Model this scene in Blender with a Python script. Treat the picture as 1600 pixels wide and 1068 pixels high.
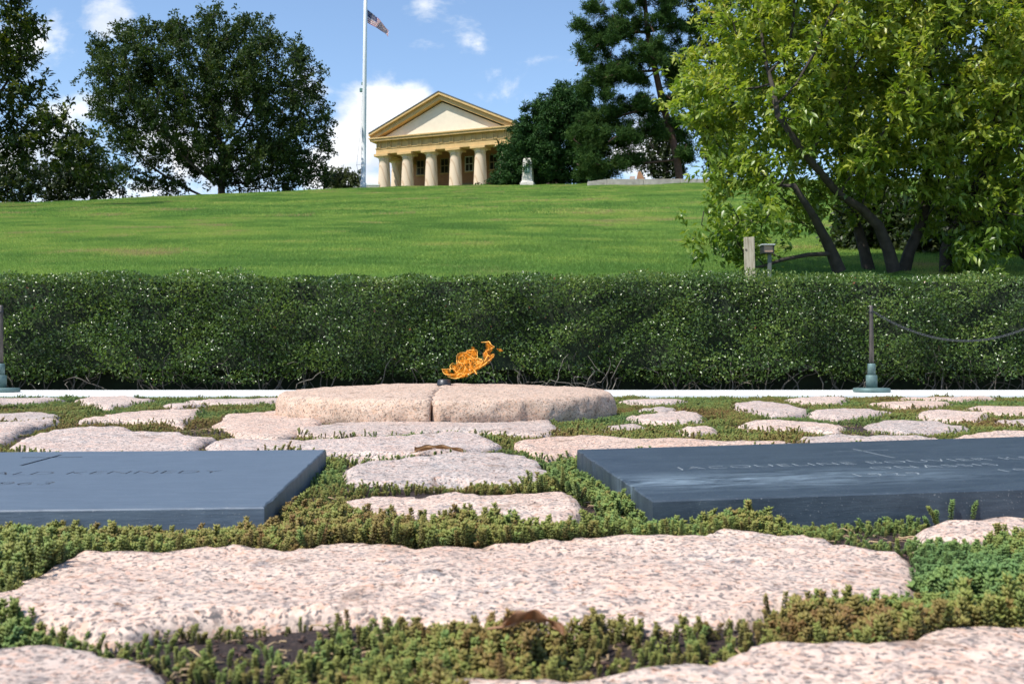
import bpy, bmesh, math, random
import numpy as np
from mathutils import Vector, Matrix, noise as mnoise
from mathutils.geometry import delaunay_2d_cdt

random.seed(7); rng = np.random.default_rng(7)
scene = bpy.context.scene
for o in list(bpy.data.objects): bpy.data.objects.remove(o)
COL = scene.collection
R = math.radians

# ------------------------------------------------------------------ camera
CAMZ, F, PX, PY, HOR = 0.25, 1600.0, 800.0, 534.0, 560.0
PITCH = math.atan((HOR - PY) / F)
cam = bpy.data.cameras.new('camera'); cam.sensor_width = 36; cam.lens = 36
cam.clip_start = 0.02; cam.clip_end = 5000
cam.dof.use_dof = True; cam.dof.focus_distance = 4.2; cam.dof.aperture_fstop = 13
camo = bpy.data.objects.new('camera', cam); COL.objects.link(camo)
camo.location = (0, 0, CAMZ); camo.rotation_euler = (math.pi / 2 + PITCH, 0, 0)
scene.camera = camo

# ------------------------------------------------------------------ light
SUN_EL = R(55); SUN_H = Vector((-0.81, -0.585)).normalized()
SUN_DIR = Vector((SUN_H.x * math.cos(SUN_EL), SUN_H.y * math.cos(SUN_EL), math.sin(SUN_EL)))
world = bpy.data.worlds.new('World'); scene.world = world; world.use_nodes = True
wn = world.node_tree; wn.nodes.clear()
def N(nt, t, **kw):
    n = nt.nodes.new(t)
    for k, v in kw.items():
        if k in ('ins',):
            for kk, vv in v.items(): n.inputs[kk].default_value = vv
        else: setattr(n, k, v)
    return n
def px_dir(px, py):
    u, v = (px - PX) / F, (PY - py) / F
    c, s = math.cos(PITCH), math.sin(PITCH)
    return Vector((u, c - s * v, s + c * v))
def build_world():
    L = wn.links.new
    sky = N(wn, 'ShaderNodeTexSky', sky_type='NISHITA', sun_disc=False)
    sky.sun_elevation = SUN_EL; sky.sun_rotation = math.atan2(SUN_H.x, SUN_H.y)
    sky.air_density = 1.0; sky.dust_density = 0.1; sky.ozone_density = 2.6; sky.altitude = 60
    bg = N(wn, 'ShaderNodeBackground'); bg.inputs[1].default_value = 0.15
    L(sky.outputs[0], bg.inputs[0])
    tc = N(wn, 'ShaderNodeTexCoord')
    mp = N(wn, 'ShaderNodeMapping'); mp.inputs['Scale'].default_value = (1, 1, 1.7)
    L(tc.outputs['Generated'], mp.inputs[0])
    n1 = N(wn, 'ShaderNodeTexNoise'); n1.inputs['Scale'].default_value = 9.0
    n1.inputs['Detail'].default_value = 9; n1.inputs['Roughness'].default_value = 0.6; n1.inputs['Distortion'].default_value = 0.25
    L(mp.outputs[0], n1.inputs['Vector'])
    # cumulus banks: each one a soft mass in the sky, broken up by the noise
    acc = None
    for (px, py, rad, amp) in ((606, 218, .070, .46), (555, 265, .075, .40), (640, 165, .035, .36), (770, 165, .05, .22), (690, 15, .05, .24),
                               (735, 42, .04, .24), (188, 30, .036, .26), (45, 95, .05, .26), (490, 160, .035, .16),
                               (330, 250, .10, .30), (1010, 235, .05, .34), (80, 250, .08, .28),
                               (-500, 120, .12, .32), (2300, 150, .15, .32), (1900, -300, .12, .25), (-200, -500, .14, .3), (3400, 200, .2, .3)):
        d = px_dir(px, py).normalized()
        vm = N(wn, 'ShaderNodeVectorMath', operation='DISTANCE'); vm.inputs[1].default_value = d
        L(tc.outputs['Generated'], vm.inputs[0])
        mr = N(wn, 'ShaderNodeMapRange', interpolation_type='SMOOTHSTEP')
        mr.inputs['From Min'].default_value = rad * 1.25; mr.inputs['From Max'].default_value = rad * .15
        mr.inputs['To Min'].default_value = 0; mr.inputs['To Max'].default_value = amp
        L(vm.outputs['Value'], mr.inputs['Value'])
        if acc is None: acc = mr.outputs[0]
        else:
            m = N(wn, 'ShaderNodeMath', operation='MAXIMUM'); L(acc, m.inputs[0]); L(mr.outputs[0], m.inputs[1]); acc = m.outputs[0]
    add = N(wn, 'ShaderNodeMath', operation='ADD'); L(acc, add.inputs[0]); L(n1.outputs['Fac'], add.inputs[1])
    cov = N(wn, 'ShaderNodeMapRange', interpolation_type='SMOOTHSTEP'); cov.inputs['From Min'].default_value = .63; cov.inputs['From Max'].default_value = .82
    L(add.outputs[0], cov.inputs['Value'])
    n2 = N(wn, 'ShaderNodeTexNoise'); n2.inputs['Scale'].default_value = 17; n2.inputs['Detail'].default_value = 5
    L(mp.outputs[0], n2.inputs['Vector'])
    rp = N(wn, 'ShaderNodeValToRGB'); rp.color_ramp.elements[0].position = .38; rp.color_ramp.elements[1].position = .6
    rp.color_ramp.elements[0].color = (.66, .73, .84, 1); rp.color_ramp.elements[1].color = (.98, .99, 1, 1)
    L(n2.outputs['Fac'], rp.inputs[0])
    cb = N(wn, 'ShaderNodeBackground'); cb.inputs[1].default_value = 0.92; L(rp.outputs[0], cb.inputs[0])
    mx = N(wn, 'ShaderNodeMixShader'); L(cov.outputs[0], mx.inputs[0]); L(bg.outputs[0], mx.inputs[1]); L(cb.outputs[0], mx.inputs[2])
    out = N(wn, 'ShaderNodeOutputWorld'); L(mx.outputs[0], out.inputs[0])
build_world()
sun = bpy.data.lights.new('sun', 'SUN'); sun.energy = 4.4; sun.angle = R(.53); sun.color = (1, .95, .87)
suno = bpy.data.objects.new('sun', sun); COL.objects.link(suno)
suno.rotation_euler = SUN_DIR.to_track_quat('Z', 'Y').to_euler(); suno.location = (-30, -20, 60)
vs = scene.view_settings; vs.view_transform = 'Standard'; vs.look = 'None'; vs.exposure = 0.42; vs.gamma = 1; vs.use_curve_mapping = False
scene.render.engine = 'CYCLES'; scene.cycles.use_denoising = True
scene.cycles.max_bounces = 6; scene.cycles.transparent_max_bounces = 12; scene.cycles.sample_clamp_indirect = 4

# ------------------------------------------------------------------ helpers
def at_z(px, py, z=0.0):
    d = px_dir(px, py); t = (z - CAMZ) / d.z
    return Vector((d.x * t, d.y * t, z))
def at_d(px, py, dist):
    d = px_dir(px, py); t = dist / d.y
    return Vector((d.x * t, dist, CAMZ + d.z * t))

def mesh_np(name, verts, faces, tone=None, smooth=True):
    """faces: (N,k) int array, k = 3 or 4"""
    me = bpy.data.meshes.new(name)
    verts = np.asarray(verts, np.float32); faces = np.asarray(faces, np.int32)
    me.vertices.add(len(verts)); me.vertices.foreach_set('co', verts.ravel())
    k = faces.shape[1]
    me.loops.add(faces.size); me.loops.foreach_set('vertex_index', faces.ravel())
    me.polygons.add(len(faces))
    me.polygons.foreach_set('loop_start', np.arange(0, faces.size, k, dtype=np.int32))
    me.polygons.foreach_set('loop_total', np.full(len(faces), k, np.int32))
    if smooth: me.polygons.foreach_set('use_smooth', np.ones(len(faces), bool))
    if tone is not None:
        a = me.attributes.new('tone', 'FLOAT', 'POINT'); a.data.foreach_set('value', np.asarray(tone, np.float32))
    me.update(calc_edges=True); me.validate()
    return me
def link(name, me, mat=None, parent=None):
    o = bpy.data.objects.new(name, me); COL.objects.link(o)
    if mat is not None and not me.materials: me.materials.append(mat)
    if parent is not None: o.parent = parent
    return o
def from_bm(name, bm, mat, parent=None, smooth=False):
    me = bpy.data.meshes.new(name); bm.normal_update(); bm.to_mesh(me); bm.free()
    if smooth:
        for p in me.polygons: p.use_smooth = True
    return link(name, me, mat, parent)
def tag(o, label=None, cat=None, group=None, kind=None):
    if label: o['label'] = label
    if cat: o['category'] = cat
    if group: o['group'] = group
    if kind: o['kind'] = kind
    return o
def empty(name, loc=(0, 0, 0), rz=0):
    o = bpy.data.objects.new(name, None); COL.objects.link(o); o.location = loc; o.rotation_euler = (0, 0, rz)
    o.empty_display_size = .1
    return o
def bx(bm, x0, x1, y0, y1, z0, z1, bevel=0):
    r = bmesh.ops.create_cube(bm, size=1)
    for v in r['verts']:
        v.co = ((x0 + x1) / 2 + v.co.x * (x1 - x0), (y0 + y1) / 2 + v.co.y * (y1 - y0), (z0 + z1) / 2 + v.co.z * (z1 - z0))
    if bevel:
        es = list({e for v in r['verts'] for e in v.link_edges})
        bmesh.ops.bevel(bm, geom=es, offset=bevel, segments=2, affect='EDGES', profile=.5)
def box_obj(name, x0, x1, y0, y1, z0, z1, mat, parent=None, bevel=0):
    bm = bmesh.new(); bx(bm, x0, x1, y0, y1, z0, z1, bevel); return from_bm(name, bm, mat, parent)
def lathe(bm, prof, seg=24, c=(0, 0)):
    rings = []
    for r, z in prof:
        rings.append([bm.verts.new((c[0] + r * math.cos(2 * math.pi * i / seg), c[1] + r * math.sin(2 * math.pi * i / seg), z)) for i in range(seg)])
    for a, b in zip(rings, rings[1:]):
        for i in range(seg): bm.faces.new((a[i], a[(i + 1) % seg], b[(i + 1) % seg], b[i]))
    bm.faces.new(list(reversed(rings[0]))); bm.faces.new(rings[-1])
def tubes_np(paths, seg=6):
    """paths: list of (pts (n,3), radii (n,)) -> verts, quads"""
    V, Fc, off = [], [], 0
    ang = np.arange(seg) * 2 * np.pi / seg; ca, sa = np.cos(ang), np.sin(ang)
    for pts, rad in paths:
        pts = np.asarray(pts, float); rad = np.asarray(rad, float); n = len(pts)
        if n < 2: continue
        t = np.gradient(pts, axis=0); t /= np.linalg.norm(t, axis=1)[:, None] + 1e-9
        ref = np.array([0., 0, 1]) if abs(t[0, 2]) < .9 else np.array([1., 0, 0])
        for i in range(n):
            a = np.cross(t[i], ref); na = np.linalg.norm(a)
            if na < 1e-4: a = np.cross(t[i], [.3, 1, .2]); na = np.linalg.norm(a)
            a /= na; b = np.cross(t[i], a); ref = np.cross(a, t[i])
            V.append(pts[i] + rad[i] * (ca[:, None] * a + sa[:, None] * b))
        idx = off + np.arange(n * seg).reshape(n, seg)
        q = np.stack([idx[:-1], np.roll(idx[:-1], -1, 1), np.roll(idx[1:], -1, 1), idx[1:]], -1).reshape(-1, 4)
        Fc.append(q); off += n * seg
    return np.concatenate(V), np.concatenate(Fc)
def tube_obj(name, paths, mat, parent=None, seg=6):
    v, f = tubes_np(paths, seg); return link(name, mesh_np(name, v, f), mat, parent)
def in_poly(P, poly):
    x, y = P[:, 0], P[:, 1]; r = np.zeros(len(P), bool); n = len(poly); j = n - 1
    for i in range(n):
        xi, yi = poly[i]; xj, yj = poly[j]
        if yi != yj:
            c = ((yi > y) != (yj > y)) & (x < (xj - xi) * (y - yi) / (yj - yi) + xi); r ^= c
        j = i
    return r
def poly_dist(P, poly):
    d = np.full(len(P), 1e9); n = len(poly)
    for i in range(n):
        a = np.array(poly[i]); b = np.array(poly[(i + 1) % n]); ab = b - a
        t = np.clip(((P - a) @ ab) / (ab @ ab + 1e-12), 0, 1)
        d = np.minimum(d, np.linalg.norm(P - (a + t[:, None] * ab), axis=1))
    return d
def fbm(x, y, z=0.0, s=1.0, o=4):
    return mnoise.fractal(Vector((x * s, y * s, z * s)), 1.0, 2.0, o)

def noise_at(P, fn, cell):
    """fn sampled on a lattice and interpolated at the points P (n,2)"""
    lo = P.min(0) - cell; n = np.ceil((P.max(0) - lo) / cell).astype(int) + 2
    G = np.array([[fn(lo[0] + i * cell, lo[1] + j * cell) for j in range(n[1])] for i in range(n[0])])
    q = (P - lo) / cell; i = q.astype(int); f = q - i; a, b = i[:, 0], i[:, 1]; u, v = f[:, 0], f[:, 1]
    return G[a, b] * (1 - u) * (1 - v) + G[a + 1, b] * u * (1 - v) + G[a, b + 1] * (1 - u) * v + G[a + 1, b + 1] * u * v
def frac(x, y, z, o): return mnoise.fractal(Vector((x, y, z)), 1, 2, o)

# ------------------------------------------------------------------ materials
def mat_new(name):
    m = bpy.data.materials.new(name); m.use_nodes = True; nt = m.node_tree
    b = nt.nodes['Principled BSDF']; return m, nt, b, nt.links.new
def ramp(nt, fac, stops):
    r = nt.nodes.new('ShaderNodeValToRGB'); cr = r.color_ramp
    while len(cr.elements) < len(stops): cr.elements.new(.5)
    for e, (p, c) in zip(cr.elements, stops): e.position = p; e.color = (*c, 1)
    nt.links.new(fac, r.inputs[0]); return r.outputs[0]
def noise_n(nt, scale, detail=4, rough=.55, vec=None, dist=0):
    n = nt.nodes.new('ShaderNodeTexNoise'); n.inputs['Scale'].default_value = scale; n.inputs['Detail'].default_value = detail
    n.inputs['Roughness'].default_value = rough; n.inputs['Distortion'].default_value = dist
    if vec is not None: nt.links.new(vec, n.inputs['Vector'])
    return n.outputs['Fac']
def coord(nt, kind='Object', scale=None):
    t = nt.nodes.new('ShaderNodeTexCoord'); o = t.outputs[kind]
    if scale is not None:
        m = nt.nodes.new('ShaderNodeMapping'); m.inputs['Scale'].default_value = scale; nt.links.new(o, m.inputs[0]); o = m.outputs[0]
    return o
def wpos(nt, scale=None):
    g = nt.nodes.new('ShaderNodeNewGeometry'); o = g.outputs['Position']
    if scale is not None:
        m = nt.nodes.new('ShaderNodeMapping'); m.inputs['Scale'].default_value = scale; nt.links.new(o, m.inputs[0]); o = m.outputs[0]
    return o
def mixc(nt, fac, a, b, mode='MIX'):
    m = nt.nodes.new('ShaderNodeMix'); m.data_type = 'RGBA'; m.blend_type = mode
    for s, v in ((m.inputs[0], fac), (m.inputs[6], a), (m.inputs[7], b)):
        if isinstance(v, (int, float)): s.default_value = v
        elif isinstance(v, tuple): s.default_value = (*v, 1)
        else: nt.links.new(v, s)
    return m.outputs[2]
def bump(nt, b, h, strength=.4, dist=.01, prev=None):
    n = nt.nodes.new('ShaderNodeBump'); n.inputs['Strength'].default_value = strength; n.inputs['Distance'].default_value = dist
    nt.links.new(h, n.inputs['Height'])
    if prev is not None: nt.links.new(prev, n.inputs['Normal'])
    nt.links.new(n.outputs[0], b.inputs['Normal']); return n.outputs[0]
def plain(name, col, rough=.6, var=.12, scale=6, metal=0, bumpd=0, spec=.5):
    m, nt, b, L = mat_new(name)
    n = noise_n(nt, scale, 5, .6, coord(nt))
    c = ramp(nt, n, [(.3, tuple(x * (1 - var) for x in col)), (.7, tuple(min(1, x * (1 + var)) for x in col))])
    L(c, b.inputs['Base Color']); b.inputs['Roughness'].default_value = rough; b.inputs['Metallic'].default_value = metal
    b.inputs['Specular IOR Level'].default_value = spec
    if bumpd: bump(nt, b, noise_n(nt, scale * 6, 4, .6, coord(nt)), .5, bumpd)
    return m
def foliage(name, stops, rough=.42, trans=.35, tcol=None, spec=.5):
    """leaf: colour by each leaf's own tone, some light passing through"""
    m, nt, b, L = mat_new(name)
    a = nt.nodes.new('ShaderNodeAttribute'); a.attribute_name = 'tone'
    c = ramp(nt, a.outputs['Fac'], stops); L(c, b.inputs['Base Color']); b.inputs['Roughness'].default_value = rough
    b.inputs['Specular IOR Level'].default_value = spec
    t = nt.nodes.new('ShaderNodeBsdfTranslucent')
    tc = mixc(nt, 1.0, c, tcol or (1.15, 1.25, .45), 'MULTIPLY'); L(tc, t.inputs[0])
    mx = nt.nodes.new('ShaderNodeMixShader'); mx.inputs[0].default_value = trans
    L(b.outputs[0], mx.inputs[1]); L(t.outputs[0], mx.inputs[2])
    L(mx.outputs[0], nt.nodes['Material Output'].inputs[0]); return m

def granite(name, base, pink, grey, dark_amt=1.0):
    m, nt, b, L = mat_new(name)
    P = wpos(nt)
    big = noise_n(nt, 5, 3, .5, P); mid = noise_n(nt, 38, 5, .7, P, .5)
    c = ramp(nt, mid, [(.37, grey), (.46, base), (.55, tuple(min(1, x * 1.12) for x in base)), (.63, pink)])
    c = mixc(nt, ramp(nt, big, [(.35, (0, 0, 0)), (.7, (.45, .45, .45))]), c, tuple(x * .96 for x in pink))
    cr = nt.nodes.new('ShaderNodeTexVoronoi'); cr.inputs['Scale'].default_value = 210; L(P, cr.inputs['Vector'])
    hv = nt.nodes.new('ShaderNodeSeparateColor'); L(cr.outputs['Color'], hv.inputs[0])
    cry = ramp(nt, hv.outputs[0], [(.0, (.26, .26, .28)), (.14, (.60, .60, .61)), (.30, (.96, .94, .92)), (.72, (1.06, 1.05, 1.04)), (1, (1.0, .78, .68))])
    c = mixc(nt, .85, c, cry, 'MULTIPLY')
    sp = noise_n(nt, 150, 3, .6, P)
    c = mixc(nt, ramp(nt, sp, [(.555, (0, 0, 0)), (.625, (dark_amt, dark_amt, dark_amt))]), c, (.13, .12, .12))
    oi = nt.nodes.new('ShaderNodeObjectInfo'); c = mixc(nt, 1.0 if dark_amt > .9 else 0.0, c, ramp(nt, oi.outputs['Random'], [(0, (.84, .85, .88)), (.4, (.97, .96, .95)), (.7, (1.04, .99, .94)), (1, (1.0, .90, .82))]), 'MULTIPLY')
    st = noise_n(nt, 9, 6, .72, P, .6)       # soil washed into the hollows
    c = mixc(nt, ramp(nt, st, [(.585, (0, 0, 0)), (.67, (.75, .75, .75))]), c, (.20, .13, .09))
    L(c, b.inputs['Base Color']); b.inputs['Roughness'].default_value = .78; b.inputs['Specular IOR Level'].default_value = .3
    p = bump(nt, b, noise_n(nt, 26, 6, .66, P), .34, .010)
    pit = ramp(nt, noise_n(nt, 75, 3, .6, P, .3), [(.33, (0, 0, 0)), (.40, (1, 1, 1))])
    c = mixc(nt, 1.0, c, ramp(nt, noise_n(nt, 75, 3, .6, P, .3), [(.30, (.30, .22, .17)), (.37, (1, 1, 1))]), 'MULTIPLY'); L(c, b.inputs['Base Color'])
    p = bump(nt, b, pit, .45, .003, p)
    bump(nt, b, noise_n(nt, 230, 4, .7, P), .4, .002, p)
    return m
M = {}
M['granite'] = granite('paving_granite', (.63, .535, .475), (.63, .45, .365), (.335, .315, .315))
M['granite_grey'] = granite('paving_granite_grey', (.53, .47, .435), (.55, .42, .36), (.28, .275, .28))
M['flame_granite'] = granite('flame_stone_granite', (.54, .415, .33), (.57, .40, .29), (.42, .31, .235), .15)
def soil_mat():
    m, nt, b, L = mat_new('soil'); P = wpos(nt)
    n = noise_n(nt, 130, 5, .7, P)
    L(ramp(nt, n, [(.3, (.018, .011, .009)), (.55, (.055, .032, .026)), (.75, (.13, .085, .065))]), b.inputs['Base Color'])
    b.inputs['Roughness'].default_value = .9; bump(nt, b, n, 1, .012); return m
M['soil'] = soil_mat()
def slate_mat(name, smear):
    m, nt, b, L = mat_new(name)
    P = coord(nt, 'Object', (3, 46, 30)); n = noise_n(nt, 5, 6, .65, P, .5)
    c = ramp(nt, n, [(.3, (.020, .033, .050)), (.55, (.031, .047, .068)), (.75, (.054, .074, .097))] if smear else [(.3, (.072, .098, .134)), (.55, (.105, .140, .186)), (.75, (.145, .182, .225))])
    if smear:
        Q = coord(nt, 'Object', (3.5, 13, 3)); q = noise_n(nt, 1.7, 6, .68, Q, 1.8)
        vm = nt.nodes.new('ShaderNodeVectorMath'); vm.operation = 'DISTANCE'; vm.inputs[1].default_value = (.10, .45, 0); L(coord(nt, 'Object', (.55, 2.0, 0)), vm.inputs[0])
        k = ramp(nt, vm.outputs['Value'], [(.05, (.85, .85, .85)), (.32, (.10, .10, .10))])
        f = mixc(nt, 1.0, ramp(nt, q, [(.40, (0, 0, 0)), (.62, (1, 1, 1))]), k, 'MULTIPLY')
        c = mixc(nt, f, c, (.20, .26, .31))
    s = noise_n(nt, 420, 2, .5, coord(nt)); c = mixc(nt, ramp(nt, s, [(.685, (0, 0, 0)), (.73, (1, 1, 1))]), c, (.28, .29, .3))
    L(c, b.inputs['Base Color']); b.inputs['Roughness'].default_value = .5; b.inputs['Specular IOR Level'].default_value = .5
    bump(nt, b, noise_n(nt, 14, 6, .7, P), .25, .003); return m
M['slate'] = slate_mat('slate', False); M['slate_smear'] = slate_mat('slate_smeared', True)
M['cut'] = plain('slate_cut', (.17, .20, .225), .8, .2, 60); M['cut_shade'] = plain('slate_cut_shade', (.035, .045, .06), .8, .2, 60)  # left letters: shade of the cut grooves put into a darker colour
M['marble'] = plain('white_marble', (.80, .81, .79), .5, .05, 3)
def lawn_mat():
    m, nt, b, L = mat_new('lawn_grass'); P = wpos(nt); g = nt.nodes.new('ShaderNodeNewGeometry')
    big = noise_n(nt, .13, 4, .6, P, .5); st = noise_n(nt, 1.0, 5, .65, wpos(nt, (.35, 1.1, 1)), .3); fine = noise_n(nt, 9, 4, .75, P)
    c = ramp(nt, big, [(.3, (.075, .155, .022)), (.55, (.115, .20, .028)), (.75, (.16, .225, .035))])
    c = mixc(nt, ramp(nt, st, [(.42, (0, 0, 0)), (.72, (.75, .75, .75))]), c, (.135, .185, .032))
    c = mixc(nt, ramp(nt, fine, [(.35, (0, 0, 0)), (.7, (.5, .5, .5))]), c, (.05, .10, .012))
    dry = noise_n(nt, .33, 5, .7, wpos(nt, (.7, 1, 1)), .4)
    c = mixc(nt, ramp(nt, dry, [(.60, (0, 0, 0)), (.72, (.8, .8, .8))]), c, (.20, .165, .07))
    L(c, b.inputs['Base Color']); b.inputs['Roughness'].default_value = .85; b.inputs['Specular IOR Level'].default_value = .15
    bump(nt, b, fine, .8, .08); return m
M['lawn'] = lawn_mat()
M['bark'] = plain('bark', (.045, .036, .028), .9, .45, 9, 0, .02)
M['bark_pine'] = plain('pine_bark', (.10, .055, .04), .9, .4, 5, 0, .03)
M['twig'] = plain('hedge_twig', (.16, .14, .115), .85, .3, 30)
M['oak'] = foliage('oak_leaves', [(0, (.016, .034, .010)), (.5, (.038, .068, .017)), (.9, (.085, .112, .027)), (1, (.13, .13, .036))], .6, .25, None, .2)
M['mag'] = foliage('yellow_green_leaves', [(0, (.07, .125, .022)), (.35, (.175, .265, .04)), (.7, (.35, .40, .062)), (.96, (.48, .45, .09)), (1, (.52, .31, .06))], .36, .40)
M['dark_leaf'] = foliage('dark_broad_leaves', [(0, (.018, .036, .008)), (.6, (.05, .08, .014)), (1, (.17, .17, .028))], .45, .3, None, .3)
M['under'] = foliage('understorey_leaves', [(0, (.018, .034, .010)), (.6, (.04, .062, .016)), (1, (.085, .10, .03))], .5, .25)
M['pine'] = foliage('pine_needles', [(0, (.018, .042, .013)), (.6, (.046, .092, .024)), (1, (.105, .165, .04))], .8, .18, None, .05)
M['cedar'] = foliage('cedar_foliage', [(0, (.013, .038, .012)), (.6, (.034, .082, .022)), (1, (.075, .14, .036))], .6, .12, None, .1)
M['olive'] = foliage('olive_leaves', [(0, (.045, .06, .025)), (1, (.12, .14, .06))], .5, .25)
M['hedge'] = foliage('hedge_leaves', [(0, (.036, .070, .018)), (.5, (.095, .165, .034)), (.9, (.19, .255, .055)), (.985, (.23, .28, .07)), (1, (.30, .12, .06))], .30, .26, None, .6)
M['hedge_shade'] = plain('hedge_inner_shade', (.016, .026, .010), .95, .4, 12)

# ------------------------------------------------------------------ terrain
HX = [-400, -80, -50, -31, -15, 2, 16, 60, 400]; HF = [.74, .77, .83, .940, .987, 1.005, 1.03, 1.045, 1.045]
def hill_np(x, y):
    line = .40 + .1845 * (y - 9.0); pl = 19.3
    k = 3.2; h = np.clip(.5 + .5 * (pl - line) / k, 0, 1); z = line * h + pl * (1 - h) - k * h * (1 - h)
    f = np.interp(x, HX, HF); w = np.clip((y - 9) / 40, 0, 1)
    z = z * (1 + (f - 1) * w)
    z = z + .07 * np.sin(x * .21 + y * .13) * w * np.sin(y * .31 - x * .05) + .05 * np.sin(x * .9 + 1.3) * np.sin(y * .7) * w
    return z
def hill(x, y): return float(hill_np(np.array([x]), np.array([y]))[0])
def grid_mesh(name, xs, ys, zf):
    X, Y = np.meshgrid(xs, ys); Z = zf(X.ravel(), Y.ravel())
    v = np.stack([X.ravel(), Y.ravel(), Z], 1); nx, ny = len(xs), len(ys)
    i = np.arange(nx * ny).reshape(ny, nx)
    f = np.stack([i[:-1, :-1], i[:-1, 1:], i[1:, 1:], i[1:, :-1]], -1).reshape(-1, 4)
    return mesh_np(name, v, f)
xs = np.unique(np.concatenate([np.linspace(-600, -80, 14), np.linspace(-80, 80, 161), np.linspace(80, 600, 14)]))
ys = np.unique(np.concatenate([np.linspace(8.6, 40, 64), np.linspace(40, 140, 101), np.linspace(140, 1500, 20)]))
lawn = tag(link('lawn', grid_mesh('lawn', xs, ys, hill_np), M['lawn']), kind='structure')
gx = np.unique(np.concatenate([[-600, -60, -20], np.linspace(-6, 6, 241), [20, 60, 600]]))
gy = np.unique(np.concatenate([[-400, -60, -10], np.linspace(-1, 10, 200)]))
SOIL = -.021
BARE = ((1385, 856, .09, .12), (395, 1028, .13, .10), (500, 1000, .11, .06), (330, 1040, .08, .07), (345, 702, .12, .22), (600, 772, .14, .12), (760, 768, .04, .05), (800, 710, .07, .14), (1340, 676, .14, .40), (650, 808, .06, .06), (950, 748, .05, .08), (1110, 1000, .05, .05),
        (75, 688, .16, .30), (300, 680, .14, .22), (1000, 1034, .05, .05), (500, 668, .10, .2), (1255, 940, .04, .03), (1480, 950, .04, .03))
def soil_z(x, y):
    up = np.zeros(np.shape(x))
    for (px, py, rx, ry) in BARE:
        c = at_z(px, py, -.01); up = np.maximum(up, np.clip(1.5 - np.hypot((x - c.x) / rx, (y - c.y) / ry), 0, 1))
    return SOIL + .013 * up * up * (3 - 2 * up) + .006 * np.sin(x * 9 + y * 4) * np.sin(y * 11 - x * 3) + .003 * np.sin(x * 31) * np.sin(y * 27)
ground = tag(link('ground', grid_mesh('ground', gx, gy, soil_z), M['soil']), kind='structure')

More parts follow.
